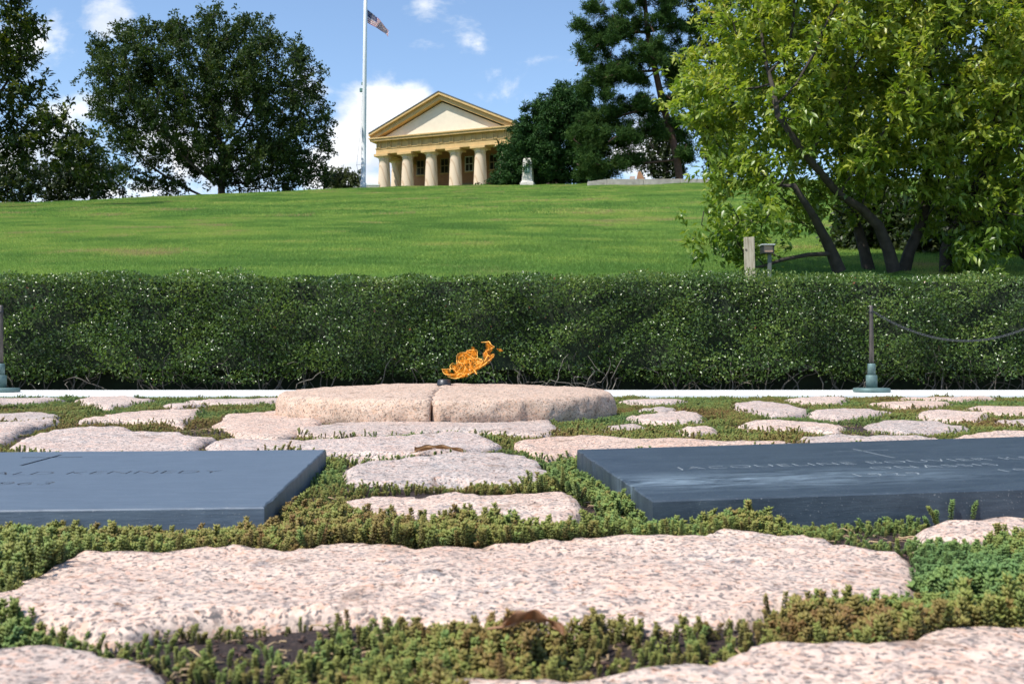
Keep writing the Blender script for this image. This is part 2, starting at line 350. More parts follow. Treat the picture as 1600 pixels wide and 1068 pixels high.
# ------------------------------------------------------------------ paving stones
ST = [  # outlines of the stone tops, read off the photograph
 [(-190,905),(-60,880),(0,935),(22,903),(60,884),(115,858),(200,857),(240,861),(330,849),(400,853),(450,853),(520,841),(640,846),(780,842),(890,833),(980,831),(1025,836),(1080,833),(1125,825),(1180,826),(1215,836),(1250,828),(1280,838),(1340,851),(1400,855),(1425,865),(1436,893),(1405,932),(1300,944),(1190,948),(1150,966),(1080,972),(1010,970),(940,975),(880,984),(720,974),(600,962),(500,955),(365,958),(250,970),(190,990),(140,982),(60,972),(-60,972),(-160,950)],
 [(-260,1000),(0,1006),(60,1004),(110,1006),(170,1019),(230,1029),(262,1038),(258,1085),(200,1150),(-100,1170),(-330,1110)],
 [(650,1062),(800,1064),(940,1060),(1010,1048),(1100,1037),(1150,1020),(1172,1000),(1215,998),(1300,1010),(1390,1010),(1430,990),(1500,976),(1600,972),(1790,965),(1980,1010),(1960,1130),(1500,1210),(1000,1220),(700,1150)],
 [(1420,826),(1445,813),(1510,806),(1600,803),(1760,797),(1850,812),(1830,836),(1600,832),(1500,838),(1450,840)],
 [(1560,880),(1760,850),(1950,860),(2050,905),(1900,930),(1700,915)],
 [(531,734),(565,721),(629,716),(715,711),(772,709),(815,712),(845,721),(865,737),(869,750),(786,757),(715,751),(629,758),(544,755)],
 [(519,786),(555,773),(615,769),(679,766),(711,762),(768,766),(822,766),(886,762),(904,773),(915,797),(907,822),(822,820),(733,816),(608,818),(528,808)],
 [(334,697),(368,687),(422,691),(483,688),(544,685),(622,686),(701,677),(743,678),(768,691),(773,699),(736,705),(658,713),(601,713),(540,709),(440,712),(345,712)],
 [(812,688),(893,682),(1000,687),(1100,689),(1228,692),(1250,697),(1180,703),(1000,708),(900,712),(850,718),(828,706)],
 [(466,674),(526,661),(679,657),(772,654),(850,657),(864,666),(857,678),(786,678),(715,674),(629,678),(555,683),(490,681)],
 [(339,664),(354,649),(405,645),(452,637),(500,650),(504,663),(469,670),(462,680),(425,687),(385,682),(358,675)],
 [(20,702),(34,688),(67,678),(111,673),(162,670),(202,671),(229,679),(270,676),(304,683),(331,684),(300,702),(250,712),(100,714)],
 [(-160,668),(-60,664),(0,666),(34,661),(88,657),(92,660),(40,671),(20,679),(8,690),(-80,700),(-200,692)],
 [(-400,700),(-250,690),(-40,698),(0,706),(-60,718),(-300,722)],
 [(105,663),(135,654),(189,646),(250,641),(314,639),(304,651),(277,663),(256,658),(189,657),(152,658)],
 [(119,625),(142,619.5),(189,617.5),(243,624),(223,629),(175,636),(137,634)],
 [(-150,625),(-40,623),(30,622.5),(101,624.5),(60,629),(-20,632),(-120,633)],
 [(-220,652),(-60,645),(0,649),(67,646),(91,651),(78,657),(0,660),(-140,661)],
 [(253,633),(304,630),(326,634),(270,638)],
 [(283,627),(337,623.5),(435,622.5),(450,627),(400,631),(337,631)],
 [(977,654),(1044,645),(1092,647),(1101,658),(1075,663),(1009,661)],
 [(940,665),(987,662),(1018,669),(987,674),(950,673)],
 [(1058,672),(1110,667),(1124,675),(1075,681)],
 [(1138,633),(1180,628),(1224,632),(1263,638),(1259,647),(1206,650),(1171,643)],
 [(1154,663),(1189,656),(1272,659),(1321,667),(1307,676),(1241,674),(1180,670)],
 [(1351,663),(1394,656),(1460,659),(1518,669),(1464,674),(1403,676),(1368,670)],
 [(1263,646),(1316,637),(1392,642),(1364,651),(1300,653)],
 [(1429,648),(1482,642),(1543,649),(1526,660),(1460,658)],
 [(1506,637),(1600,635),(1720,637),(1700,649),(1600,648),(1556,648)],
 [(1552,659),(1600,656),(1760,657),(1740,668),(1600,665)],
 [(1224,624),(1272,621),(1324,623),(1311,632),(1262,631)],
 [(1355,630),(1425,627),(1490,630),(1460,637),(1395,637)],
 [(1400,622.5),(1480,620.5),(1560,622),(1500,626),(1430,626)],
 [(1241,685),(1294,680),(1359,682),(1462,682),(1470,688),(1400,697),(1300,698),(1250,692)],
 [(1490,682),(1560,674),(1680,676),(1800,684),(1700,698),(1540,698)],
 [(1600,626),(1700,623),(1790,626),(1730,632),(1640,632)],
 [(965,627),(1010,624),(1075,625),(1060,630),(1000,631)],
 [(990,641),(1030,637),(1065,640),(1030,643)],
 [(700,1130),(560,1120),(440,1100),(330,1120),(280,1180),(400,1290),(650,1280)],
]
STONES = []
def resample(poly, step):
    P = [Vector(p) for p in poly]; out = []
    for a, b in zip(P, P[1:] + P[:1]):
        n = max(1, int((b - a).length / step))
        out += [a.lerp(b, i / n) for i in range(n)]
    return out
paving = tag(empty('paving'), kind='structure')
def make_stone(poly_px, idx):
    w = [at_z(*p) for p in poly_px]; poly = [(v.x, v.y) for v in w]
    cx = sum(p[0] for p in poly) / len(poly); cy = sum(p[1] for p in poly) / len(poly)
    if cy > 2.6: poly = [(cx + (x - cx) * 1.05, cy + (y - cy) * 1.03) for x, y in poly]   # the sedum laps over the rims
    step = max(.010, .006 * cy + .006)
    R0 = resample(poly, step * 1.2)
    # round off and roughen the hewn edge
    for _ in range(2): R0 = [(R0[i - 1] + R0[i] * 2 + R0[(i + 1) % len(R0)]) / 4 for i in range(len(R0))]
    amp = .012 if cy < 3 else .02
    R0 = [Vector((p.x + amp * fbm(p.x, p.y, idx, 9), p.y + amp * fbm(p.y, p.x, idx + 5.5, 9))) for p in R0]
    ol = [(p.x, p.y) for p in R0]; STONES.append(ol)
    A = np.array(ol); lo, hi = A.min(0), A.max(0); s = max(step, math.sqrt((hi - lo).prod() / 9000))
    G = np.stack(np.meshgrid(np.arange(lo[0], hi[0], s), np.arange(lo[1], hi[1], s)), -1).reshape(-1, 2)
    G = G + rng.uniform(-.25, .25, G.shape) * s
    G = G[in_poly(G, ol)]
    if len(G): G = G[poly_dist(G, ol) > s * .55]
    pts = [Vector(p) for p in ol] + [Vector(p) for p in G]
    n = len(ol)
    r = delaunay_2d_cdt(pts, [], [list(range(n))], 1, 1e-6)
    vs2, fs = r[0], r[2]
    V2 = np.array([(v.x, v.y) for v in vs2]); D = poly_dist(V2, ol)
    h0 = random.uniform(-.003, .005) + .007 * min(1, max(0, (cy - 1.9) / 1.2)); rnd = .016
    V = []
    for (x, y), d in zip(V2, D):
        e = min(1, d / rnd); drop = -.012 * (1 - math.sqrt(max(0, 1 - (1 - e) ** 2)))
        z = h0 + drop + .010 * fbm(x, y, idx, 3.2, 3) * e + .0045 * fbm(x, y, idx, 16, 4) + .0026 * fbm(x, y, 3, 60, 3)
        V.append((x, y, z))
    F_ = [list(f) for f in fs]
    # sides down into the soil, following the boundary edges
    from collections import Counter
    ec = Counter()
    for f in F_:
        for a, b in zip(f, f[1:] + f[:1]): ec[(a, b)] += 1
    low = {}
    for (a, b) in list(ec):
        if (b, a) not in ec:
            for v in (a, b):
                if v not in low:
                    low[v] = len(V); V.append((V[v][0], V[v][1], -.06))
            F_.append([b, a, low[a]]); F_.append([b, low[a], low[b]])
    me = bpy.data.meshes.new('paving_stone')
    me.from_pydata([(x - cx, y - cy, z) for x, y, z in V], [], F_)
    me.validate()
    for p in me.polygons: p.use_smooth = True
    o = link('paving_stone', me, M['granite_grey'] if idx % 4 == 1 else M['granite'], paving); o.location = (cx, cy, 0)
    return o
for i, p in enumerate(ST): make_stone(p, i)

# marble kerb: long blocks end to end under the hedge
kerb = tag(empty('marble_kerb'), kind='structure')
kb = bmesh.new(); bx(kb, -1.196, 1.196, -.53, .53, -.1, .012, .006)
kb_me = bpy.data.meshes.new('kerb_block'); kb.to_mesh(kb_me); kb.free()
for i in range(-4, 5):
    o = link('kerb_block', kb_me, M['marble'], kerb); o.location = (i * 2.4 + .5, 7.27 + .004 * i, 0); o.rotation_euler = (0, 0, R(.25))

# ------------------------------------------------------------------ slate tablets
def text_mesh(body, size, sx=1.0, spacing=1.0, depth=.01):
    cu = bpy.data.curves.new('t', 'FONT'); cu.body = body; cu.size = size; cu.align_x = 'CENTER'; cu.align_y = 'CENTER'
    cu.space_character = spacing; cu.extrude = depth; cu.resolution_u = 3; cu.offset = -.0011
    o = bpy.data.objects.new('t', cu); COL.objects.link(o); o.scale = (sx, 1, 1)
    dg = bpy.context.evaluated_depsgraph_get(); dg.update()
    me = bpy.data.meshes.new_from_object(o.evaluated_get(dg)); me.transform(Matrix.Diagonal((sx, 1, 1, 1)))
    bpy.data.objects.remove(o); return me
def slab(name, corner_front, ang, tilt, W, L, side, mat, rows, label, ztop=.03, thick=.095):
    """corner_front: the front corner nearest the middle of the picture; side -1: slab runs to the left of it"""
    root = empty(name, (corner_front[0], corner_front[1], 0)); root.rotation_euler = (0, tilt, ang)
    bm = bmesh.new(); x0, x1 = (-W, 0) if side < 0 else (0, W)
    bx(bm, x0, x1, 0, L, ztop - thick, ztop)
    bmesh.ops.bevel(bm, geom=[e for e in bm.edges if e.verts[0].co.z > ztop - 1e-5 and e.verts[1].co.z > ztop - 1e-5], offset=.0022, segments=1, affect='EDGES')
    bmesh.ops.subdivide_edges(bm, edges=[e for e in bm.edges if abs(e.verts[0].co.z - e.verts[1].co.z) < 1e-6], cuts=40, use_grid_fill=True)
    for v in bm.verts:    # sawn block with slightly spalled edges
        if v.co.z > ztop - .0025:
            ed = min(v.co.x - x0, x1 - v.co.x, v.co.y, L - v.co.y)
            if ed < .0025:
                k = abs(fbm(round(v.co.x, 2) * 9, round(v.co.y, 2) * 9, ang, 3.0, 3)) * .006
                cx_, cy_ = (x0 + x1) / 2, L / 2
                if min(v.co.x - x0, x1 - v.co.x) < .0025: v.co.x += math.copysign(k, cx_ - v.co.x)
                if min(v.co.y, L - v.co.y) < .0025: v.co.y += k * .5 if v.co.y < cy_ else -k * .5
    body = from_bm('tablet', bm, mat, root)
    cutters = []
    for kind, txt, size, x, y, sx, sp in rows:
        if kind == 'text':
            me = text_mesh(txt, size, sx, sp, .004); me.transform(Matrix.Translation((x, y, ztop)))
        else:
            b2 = bmesh.new(); bx(b2, x - .004, x + .004, y - size * .6, y + size * .4, ztop - .004, ztop + .004)
            me = bpy.data.meshes.new('c'); b2.to_mesh(me); b2.free()
            b3 = bmesh.new(); bx(b3, x - size * .28, x + size * .28, y + size * .16 - .004, y + size * .16 + .004, ztop - .0041, ztop + .0041)
            m3 = bpy.data.meshes.new('c'); b3.to_mesh(m3); b3.free()
            m3.materials.append(M['cut'] if side > 0 else M['cut_shade']); cutters.append(link('cutter', m3))
        me.materials.clear(); me.materials.append(M['cut'] if side > 0 else M['cut_shade'])
        cutters.append(link('cutter', me))
    for c in cutters:
        c.parent = root
        md = body.modifiers.new('cut', 'BOOLEAN'); md.object = c; md.operation = 'DIFFERENCE'; md.solver = 'EXACT'; md.use_self = True
        try: md.material_mode = 'TRANSFER'
        except Exception: pass
    dg = bpy.context.evaluated_depsgraph_get(); dg.update()
    new = bpy.data.meshes.new_from_object(body.evaluated_get(dg)); body.modifiers.clear()
    body.data = new; new.name = 'tablet'
    for c in cutters: bpy.data.objects.remove(c)
    tag(root, label, 'grave marker', 'slate grave markers'); return root, (x0, x1, L, ang)
ZT = .03
lf = at_z(413, 792, ZT); lb = at_z(510, 702, ZT)
aL = math.atan2(lb.y - lf.y, lb.x - lf.x) - math.pi / 2
LL = (lb - lf).length
WL = 1.184
slab('slate_grave_marker', lf, aL, 0, WL, LL, -1, M['slate'],
     [('cross', '', .235, -WL / 2, .785, 1, 1), ('text', 'JOHN FITZGERALD KENNEDY', .068, -WL / 2, .495, .93, 1.03), ('text', '1917 – 1963', .068, -WL / 2, .33, .93, 1.12)],
     'blue grey slate slab cut with a cross and 1917 – 1963, running out of frame left')
rf = at_z(1020, 782, ZT); rb = at_z(900, 702, ZT)
aR = math.atan2(rb.y - rf.y, rb.x - rf.x) - math.pi / 2
LR = (rb - rf).length; WR = 1.29
slab('slate_grave_marker', rf, aR, -R(1.3), WR, LR, 1, M['slate_smear'],
     [('cross', '', .22, WR * .5 - .03, .635, 1, 1), ('text', 'JACQUELINE BOUVIER KENNEDY', .062, WR * .5 - .03, .43, .97, 1.08), ('text', 'ONASSIS', .062, WR * .5 - .03, .335, .95, 1.14), ('text', '1929      1994', .062, WR * .5 - .03, .235, .95, 1.2)],
     'dark slate slab with pale smears cut with ONASSIS and 1929 – 1994, right of the stones')
SLABS = []
for f, a, W, L, sd in ((lf, aL, WL, LL, -1), (rf, aR, WR, LR, 1)):
    ex = Vector((math.cos(a), math.sin(a))) * W * sd; ey = Vector((-math.sin(a), math.cos(a))) * L; o = Vector((f.x, f.y))
    SLABS.append([tuple(o), tuple(o + ex), tuple(o + ex + ey), tuple(o + ey)])

# ------------------------------------------------------------------ round flame stone
FC = Vector((((440 + 956) / 2 - 800) / 1600 * 4.71, 4.71)); FR = .757
fs = empty('round_flame_stone', (FC.x, FC.y, 0))
CRX = -.02
def crack_x(y): return CRX + .034 * fbm(y, 1.7, 0, 5, 3) + (.014 if y < -.66 else 0) + .018 * fbm(y, 9.1, 0, 23, 3)
def fs_top(x, y):
    r = math.hypot(x, y) / FR
    return .128 - .030 * r * r + .022 * (y / FR) * .4 + .006 * fbm(x, y, 2, 4, 3)
FS_OUT = []
def fs_half(side):
    # polar outline split along the crack
    n = 240; outl = []
    for i in range(n):
        a = 2 * math.pi * i / n; r = FR * (1 + .012 * fbm(math.cos(a) * 2, math.sin(a) * 2, 4, 2.2, 3))
        outl.append((r * math.cos(a), r * math.sin(a)))
    gap = .0022
    poly = [p for p in outl]
    if side > 0:
        arc = [p for p in poly if p[0] > crack_x(p[1]) + gap]; arc.sort(key=lambda p: math.atan2(p[1], p[0]))
    else:
        arc = [p for p in poly if p[0] < crack_x(p[1]) - gap]; arc.sort(key=lambda p: math.atan2(p[1], p[0]) % (2 * math.pi))
    ytop, ybot = arc[-1][1], arc[0][1]
    m = 110
    cr = [(crack_x(y) + side * (gap + (.003 if y < -.62 else 0)), y) for y in np.linspace(ytop, ybot, m)[1:-1]]
    poly = arc + cr; A = np.array(poly)
    s = .013
    G = np.stack(np.meshgrid(np.arange(A[:, 0].min(), A[:, 0].max(), s), np.arange(A[:, 1].min(), A[:, 1].max(), s)), -1).reshape(-1, 2)
    G = G + rng.uniform(-.3, .3, G.shape) * s; G = G[in_poly(G, poly)]; G = G[poly_dist(G, poly) > s * .6]
    pts = [Vector(p) for p in poly] + [Vector(p) for p in G]
    r = delaunay_2d_cdt(pts, [], [list(range(len(poly)))], 1, 1e-6)
    V2 = [(v.x, v.y) for v in r[0]]; F_ = [list(f) for f in r[2]]
    V = []
    for x, y in V2:
        rr = math.hypot(x, y); d = max(0, FR - rr); e = min(1, d / .028)
        dc = min(1, abs(x - crack_x(y)) / .02)
        z = fs_top(x, y) - .017 * (1 - math.sqrt(max(0, 1 - (1 - e) ** 2))) - .006 * (1 - dc) + .0035 * fbm(x, y, 7, 22, 4) + .0018 * fbm(x, y, 1, 70, 2)
        V.append((x, y, z))
    es = set()
    for f in F_:
        for a, b in zip(f, f[1:] + f[:1]): es.add((a, b))
    LV = 7; col = {}
    for (a, b) in es:
        if (b, a) in es: continue
        for v in (a, b):
            if v in col: continue
            x, y, z = V[v]; rr = math.hypot(x, y); ids = [v]
            onr = rr > FR * .96
            for k in range(1, LV + 1):
                t = k / LV; zz = z * (1 - t) + (-.05) * t
                bulge = (.014 * math.sin(math.pi * min(1, t * 1.2)) + .013 * fbm(x, y, zz, 14, 4) + .011 * fbm(x, y, zz, 42, 3)) if onr else 0
                ids.append(len(V)); V.append((x * (1 + bulge / FR), y * (1 + bulge / FR), zz))
            col[v] = ids
        A_, B_ = col[a], col[b]
        for k in range(LV): F_.append([B_[k], A_[k], A_[k + 1], B_[k + 1]])
    me = bpy.data.meshes.new('stone_half'); me.from_pydata(V, [], F_); me.validate()
    for p in me.polygons: p.use_smooth = True
    link('stone_half', me, M['flame_granite'], fs)
    return poly
h1 = fs_half(1); h2 = fs_half(-1)
tag(fs, 'low round pink granite stone split by a crack, carrying the flame burner', 'stone')
FLAME_C = [(FC.x + FR * 1.012 * math.cos(a), FC.y + FR * 1.012 * math.sin(a)) for a in np.linspace(0, 2 * math.pi, 64, endpoint=False)]

# burner ring and flame
bu = empty('gas_burner', (FC.x - .012, FC.y - .0, fs_top(-.012, 0) - .002))
M['iron'] = plain('dark_iron', (.055, .056, .060), .42, .25, 40, .7)
bm = bmesh.new(); lathe(bm, [(.034, 0), (.034, .003), (.033, .006), (.0295, .026), (.027, .0275), (.024, .0275)], 28); from_bm('burner_cup', bm, M['iron'], bu, True)
bm = bmesh.new(); lathe(bm, [(.0225, .020), (.0225, .0285), (.019, .0295), (.012, .0265)], 24); from_bm('burner_nozzle', bm, plain('burner_soot', (.02, .02, .02), .8), bu, True)
tag(bu, 'small dark metal burner ring at the centre of the round granite stone', 'burner')
def flame():
    D0 = FC.y
    def q(zx, zy, dy=0): 
        p = at_d(640 + zx / 8.889, 520 + zy / 8.889, D0 + dy); return p
    o0 = q(480, 640); root = empty('gas_flame', o0)
    def emis(name, col, st, alpha, fade=False):
        m, nt, b, L = mat_new(name); nt.nodes.remove(b)
        e = nt.nodes.new('ShaderNodeEmission'); t = nt.nodes.new('ShaderNodeBsdfTransparent'); mx = nt.nodes.new('ShaderNodeMixShader')
        P = wpos(nt, (1, 1, .6)); n = noise_n(nt, 48, 5, .62, P, 1.6)
        L(ramp(nt, n, [(.3, tuple(c * .55 for c in col)), (.6, col), (.8, (1, .62, .22))]), e.inputs[0]); e.inputs[1].default_value = st
        a = nt.nodes.new('ShaderNodeMapRange'); a.inputs['From Min'].default_value = .42; a.inputs['From Max'].default_value = .62
        a.inputs['To Min'].default_value = alpha[0]; a.inputs['To Max'].default_value = alpha[1]; L(n, a.inputs['Value'])
        al = a.outputs[0]
        if fade:
            at = nt.nodes.new('ShaderNodeAttribute'); at.attribute_name = 'tone'; mu = nt.nodes.new('ShaderNodeMath'); mu.operation = 'MULTIPLY'; L(at.outputs['Fac'], mu.inputs[0]); L(al, mu.inputs[1]); al = mu.outputs[0]
        L(al, mx.inputs[0]); L(t.outputs[0], mx.inputs[1]); L(e.outputs[0], mx.inputs[2]); L(mx.outputs[0], nt.nodes['Material Output'].inputs[0]); return m
    sheet = emis('flame_sheet', (.85, .26, .02), 1.15, (.0, .72), True); fil = emis('flame_filament', (1.0, .50, .13), 1.7, (.25, 1.0))
    sheets = [
     [(450,495),(555,500),(560,545),(620,565),(600,500),(560,470),(600,410),(650,430),(655,370),(650,330),(680,285),(730,268),(780,262),(800,235),(850,230),(855,180),(905,200),(910,240),(940,240),(945,345),(975,360),(1010,355),(1030,400),(1015,285),(1060,215),(1050,140),(1100,115),(1135,165),(1180,190),(1150,235),(1115,295),(1165,285),(1180,330),(1105,420),(1010,480),(930,520),(935,570),(880,555),(800,610),(720,625),(650,630),(530,600),(490,570)],
     [(1205,215),(1265,215),(1300,250),(1240,262)]]
    for si, pl in enumerate(sheets):
        W2 = [q(*p) for p in pl]; poly = [(v.x, v.z) for v in W2]
        A = np.array(poly); s = .0042
        G = np.stack(np.meshgrid(np.arange(A[:, 0].min(), A[:, 0].max(), s), np.arange(A[:, 1].min(), A[:, 1].max(), s)), -1).reshape(-1, 2)
        G = G[in_poly(G, poly)]; G = G[poly_dist(G, poly) > s * .5]
        r = delaunay_2d_cdt([Vector(p) for p in poly] + [Vector(p) for p in G], [], [list(range(len(poly)))], 1, 1e-7)
        V2 = np.array([(v.x, v.y) for v in r[0]]); D = poly_dist(V2, poly); F2 = [list(f) for f in r[2]]
        V = []; nV = len(V2)
        for sg in (-1, 1):
            for (x, z), d in zip(V2, D):
                V.append((x - o0.x, D0 - o0.y + .02 * fbm(x, z, 0, 22, 2) + sg * min(.035, d * 1.5) * (1 + .5 * fbm(x, z, sg * 3, 40, 2)), z - o0.z))
        Fz = F2 + [[a + nV for a in reversed(f)] for f in F2]
        me = bpy.data.meshes.new('flame_sheet'); me.from_pydata(V, [], Fz); me.validate()
        tn = me.attributes.new('tone', 'FLOAT', 'POINT'); tn.data.foreach_set('value', np.tile(np.clip(.25 + D / .012, 0, 1), 2).astype(np.float32))
        for p in me.polygons: p.use_smooth = True
        link('flame_sheet', me, sheet, root)
    lines = [
     [(452,497),(470,545),(500,572),(560,578),(620,572),(670,545),(700,490),(740,440),(762,395),(768,345),(740,312),(705,320)],
     [(452,497),(500,500),(555,500),(560,540)],
     [(660,440),(652,390),(650,345),(660,302),(700,275),(745,268),(795,285),(850,322),(905,358),(935,350),(1000,368),(1012,400),(985,440),(930,480),(890,505)],
     [(640,440),(600,415),(570,440),(562,470),(585,500),(630,480),(690,440)],
     [(590,470),(620,515),(660,540),(690,500),(715,450),(720,430)],
     [(520,600),(580,622),(640,630),(700,612),(745,565),(770,510),(775,470)],
     [(640,600),(690,560),(735,545),(765,500),(772,455)],
     [(700,560),(770,570),(830,560),(880,540)],
     [(830,380),(835,440),(865,490),(900,520),(930,570),(935,540)],
     [(880,440),(930,405),(1000,372)],
     [(885,470),(950,420),(1010,400),(1030,360)],
     [(780,262),(820,240),(870,235),(935,240),(942,345)],
     [(905,500),(980,470),(1040,430),(1100,380),(1170,320),(1165,288),(1120,330),(1090,310),(1030,400)],
     [(1030,290),(1060,250),(1100,230),(1160,200),(1178,190),(1130,160),(1100,118),(1050,125),(990,128)],
     [(1060,250),(1080,300),(1060,360),(1035,400)],
     [(760,400),(790,370),(840,360),(890,370)],
     [(700,350),(680,380),(700,410),(750,420),(760,380)],
    ]
    paths = []
    for l in lines:
        P = [np.array(q(*p)) for p in l]; out = []
        for i in range(len(P) - 1):
            p0, p1, p2, p3 = P[max(i - 1, 0)], P[i], P[i + 1], P[min(i + 2, len(P) - 1)]
            for t in np.linspace(0, 1, 6, endpoint=False):
                out.append(.5 * ((2 * p1) + (-p0 + p2) * t + (2 * p0 - 5 * p1 + 4 * p2 - p3) * t ** 2 + (-p0 + 3 * p1 - 3 * p2 + p3) * t ** 3))
        out.append(P[-1]); out = np.array(out)
        out[:, 1] += np.array([.045 * fbm(p[0], p[2], len(paths), 14, 2) for p in out])
        n = len(out); r = .0013 * np.sin(np.pi * np.clip(np.linspace(.06, .94, n), 0, 1)) ** .5 * np.array([1 + .45 * fbm(p[0], p[2], 3, 60, 2) for p in out])
        paths.append((out - np.array(o0), np.clip(r * (1 + .6 * np.sin(np.linspace(0, 9, n) + len(paths))), .0004, 1)))
    tube_obj('flame_filament', paths, fil, root, 6)
    tag(root, 'orange flame blown to the right above the small dark burner', 'flame')
flame()

# ------------------------------------------------------------------ leaves and trees
def leaf_mesh(name, C, A, Nn, Lg, Wd, tone, fold=True):
    """C base points, A leaf axis, Nn leaf normal; kite-shaped, folded along the midrib and arched"""
    A = A / (np.linalg.norm(A, axis=1)[:, None] + 1e-9)
    B = np.cross(A, Nn); B /= np.linalg.norm(B, axis=1)[:, None] + 1e-9
    U = np.cross(B, A); Lg = Lg[:, None]; Wd = Wd[:, None]
    n = len(C)
    if fold:
        v = np.stack([C, C + A * Lg * .45 + B * Wd * .5 + U * Wd * .16, C + A * Lg * .97 - U * Lg * .14, C + A * Lg * .45 - B * Wd * .5 + U * Wd * .16, C + A * Lg * .5], 1).reshape(-1, 3)
        i = np.arange(n)[:, None] * 5
        f = np.concatenate([i + [0, 1, 4], i + [1, 2, 4], i + [0, 4, 3], i + [4, 2, 3]], 1).reshape(-1, 3); k = 5
    else:
        v = np.stack([C, C + A * Lg * .5 + B * Wd * .5, C + A * Lg, C + A * Lg * .5 - B * Wd * .5], 1).reshape(-1, 3)
        i = np.arange(n)[:, None] * 4; f = i + np.array([[0, 1, 2, 3]]); k = 4
    return mesh_np(name, v, f, np.repeat(tone, k), smooth=False)
def unit(n):
    v = rng.normal(size=(n, 3)); return v / np.linalg.norm(v, axis=1)[:, None]
def grow(seeds, attr, step, kill, infl, maxit=70):
    """space colonisation: returns nodes, parents. seeds: list of polylines (lists of points)"""
    P, par = [], []
    for s in seeds:
        pa = -1
        if isinstance(s, tuple): pa, s = s[0], s[1]
        for p in s: P.append(np.array(p, float)); par.append(pa); pa = len(P) - 1
    nseed = len(P)
    attr = np.array(attr); alive = np.ones(len(attr), bool)
    for it in range(maxit):
        Pa = np.array(P); a = attr[alive]
        if len(a) == 0: break
        d = np.linalg.norm(a[:, None] - Pa[None], axis=2); near = d.argmin(1); dm = d.min(1)
        ok = dm < infl
        if not ok.any(): break
        new = False
        for j in np.unique(near[ok]):
            sel = a[ok & (near == j)] - Pa[j]; g = (sel / np.linalg.norm(sel, axis=1)[:, None]).sum(0) + rng.normal(size=3) * .25
            g /= np.linalg.norm(g) + 1e-9; q = Pa[j] + g * step
            if np.linalg.norm(Pa - q, axis=1).min() > step * .35: P.append(q); par.append(int(j)); new = True
        if not new: break
        Pn = np.array(P); idx = np.where(alive)[0]
        dd = np.linalg.norm(attr[idx][:, None] - Pn[None], axis=2).min(1); alive[idx[dd < kill]] = False
    return np.array(P), np.array(par), nseed
def branches(P, par, tip, expo=2.3, rmax=None, stems=None):
    n = len(P); r = np.zeros(n); ch = [[] for _ in range(n)]
    for i in range(n):
        if par[i] >= 0: ch[par[i]].append(i)
    for i in range(n - 1, -1, -1):
        r[i] = tip if not ch[i] else sum(r[c] ** expo for c in ch[i]) ** (1 / expo)
    if rmax: r = np.minimum(r, rmax)
    if stems and stems[1]:
        k = 0
        for sd in stems[0]:
            m = len(sd); r[k:k + m] = np.maximum(r[k:k + m], stems[1] * np.linspace(1, .42, m) * (.4 if sd[0][0] > sd[-1][0] + .9 and abs(sd[0][2] - sd[-1][2]) < .5 else 1)); k += m
    paths = []
    starts = [i for i in range(n) if par[i] < 0]
    stack = [(i, None) for i in starts]
    while stack:
        i, p = stack.pop(); pts, rad = ([P[p]], [r[i]]) if p is not None else ([], [])
        cur = i
        while True:
            pts.append(P[cur]); rad.append(r[cur])
            if not ch[cur]: break
            m = max(ch[cur], key=lambda c: r[c])
            for c in ch[cur]:
                if c != m: stack.append((c, cur))
            cur = m
        if len(pts) > 1: paths.append((np.array(pts), np.array(rad)))
    tips = np.array([i for i in range(n) if not ch[i]])
    return paths, r, tips, ch
def crown_pts(poly, D, n, squash=.85, zmin=None, shell=.0):
    """points in a crown whose silhouette is poly (photo pixels) at distance D, as deep as it is wide"""
    A = np.array(poly, float); lo, hi = A.min(0), A.max(0); out = []
    sc = D / F; tot = 0; Rm = None
    while tot < n:
        G = rng.uniform(lo, hi, (n * 3, 2)); G = G[in_poly(G, poly)]
        b = poly_dist(G, poly)
        if Rm is None: Rm = np.percentile(b, 97)
        t = np.sqrt(np.maximum(0, Rm ** 2 - np.maximum(0, Rm - b) ** 2)) * squash
        w = rng.uniform(-1, 1, len(G))
        keep = rng.uniform(0, 1, len(G)) < (t / Rm + .25)
        G, w, t = G[keep], w[keep], t[keep]
        if shell: w = np.sign(w) * np.abs(w) ** (1 - shell)
        dep = D + w * t * sc
        q = np.array([at_d(g[0], g[1], dd) for g, dd in zip(G, dep)]) if len(G) else np.zeros((0, 3))
        # keep true widths: evaluate silhouette at the crown's mean distance
        q2 = np.array([at_d(g[0], g[1], D) for g in G]); q[:, 0] = q2[:, 0]; q[:, 2] = q2[:, 2]
        out.append(q); tot += len(q)
    return np.concatenate(out)[:n]
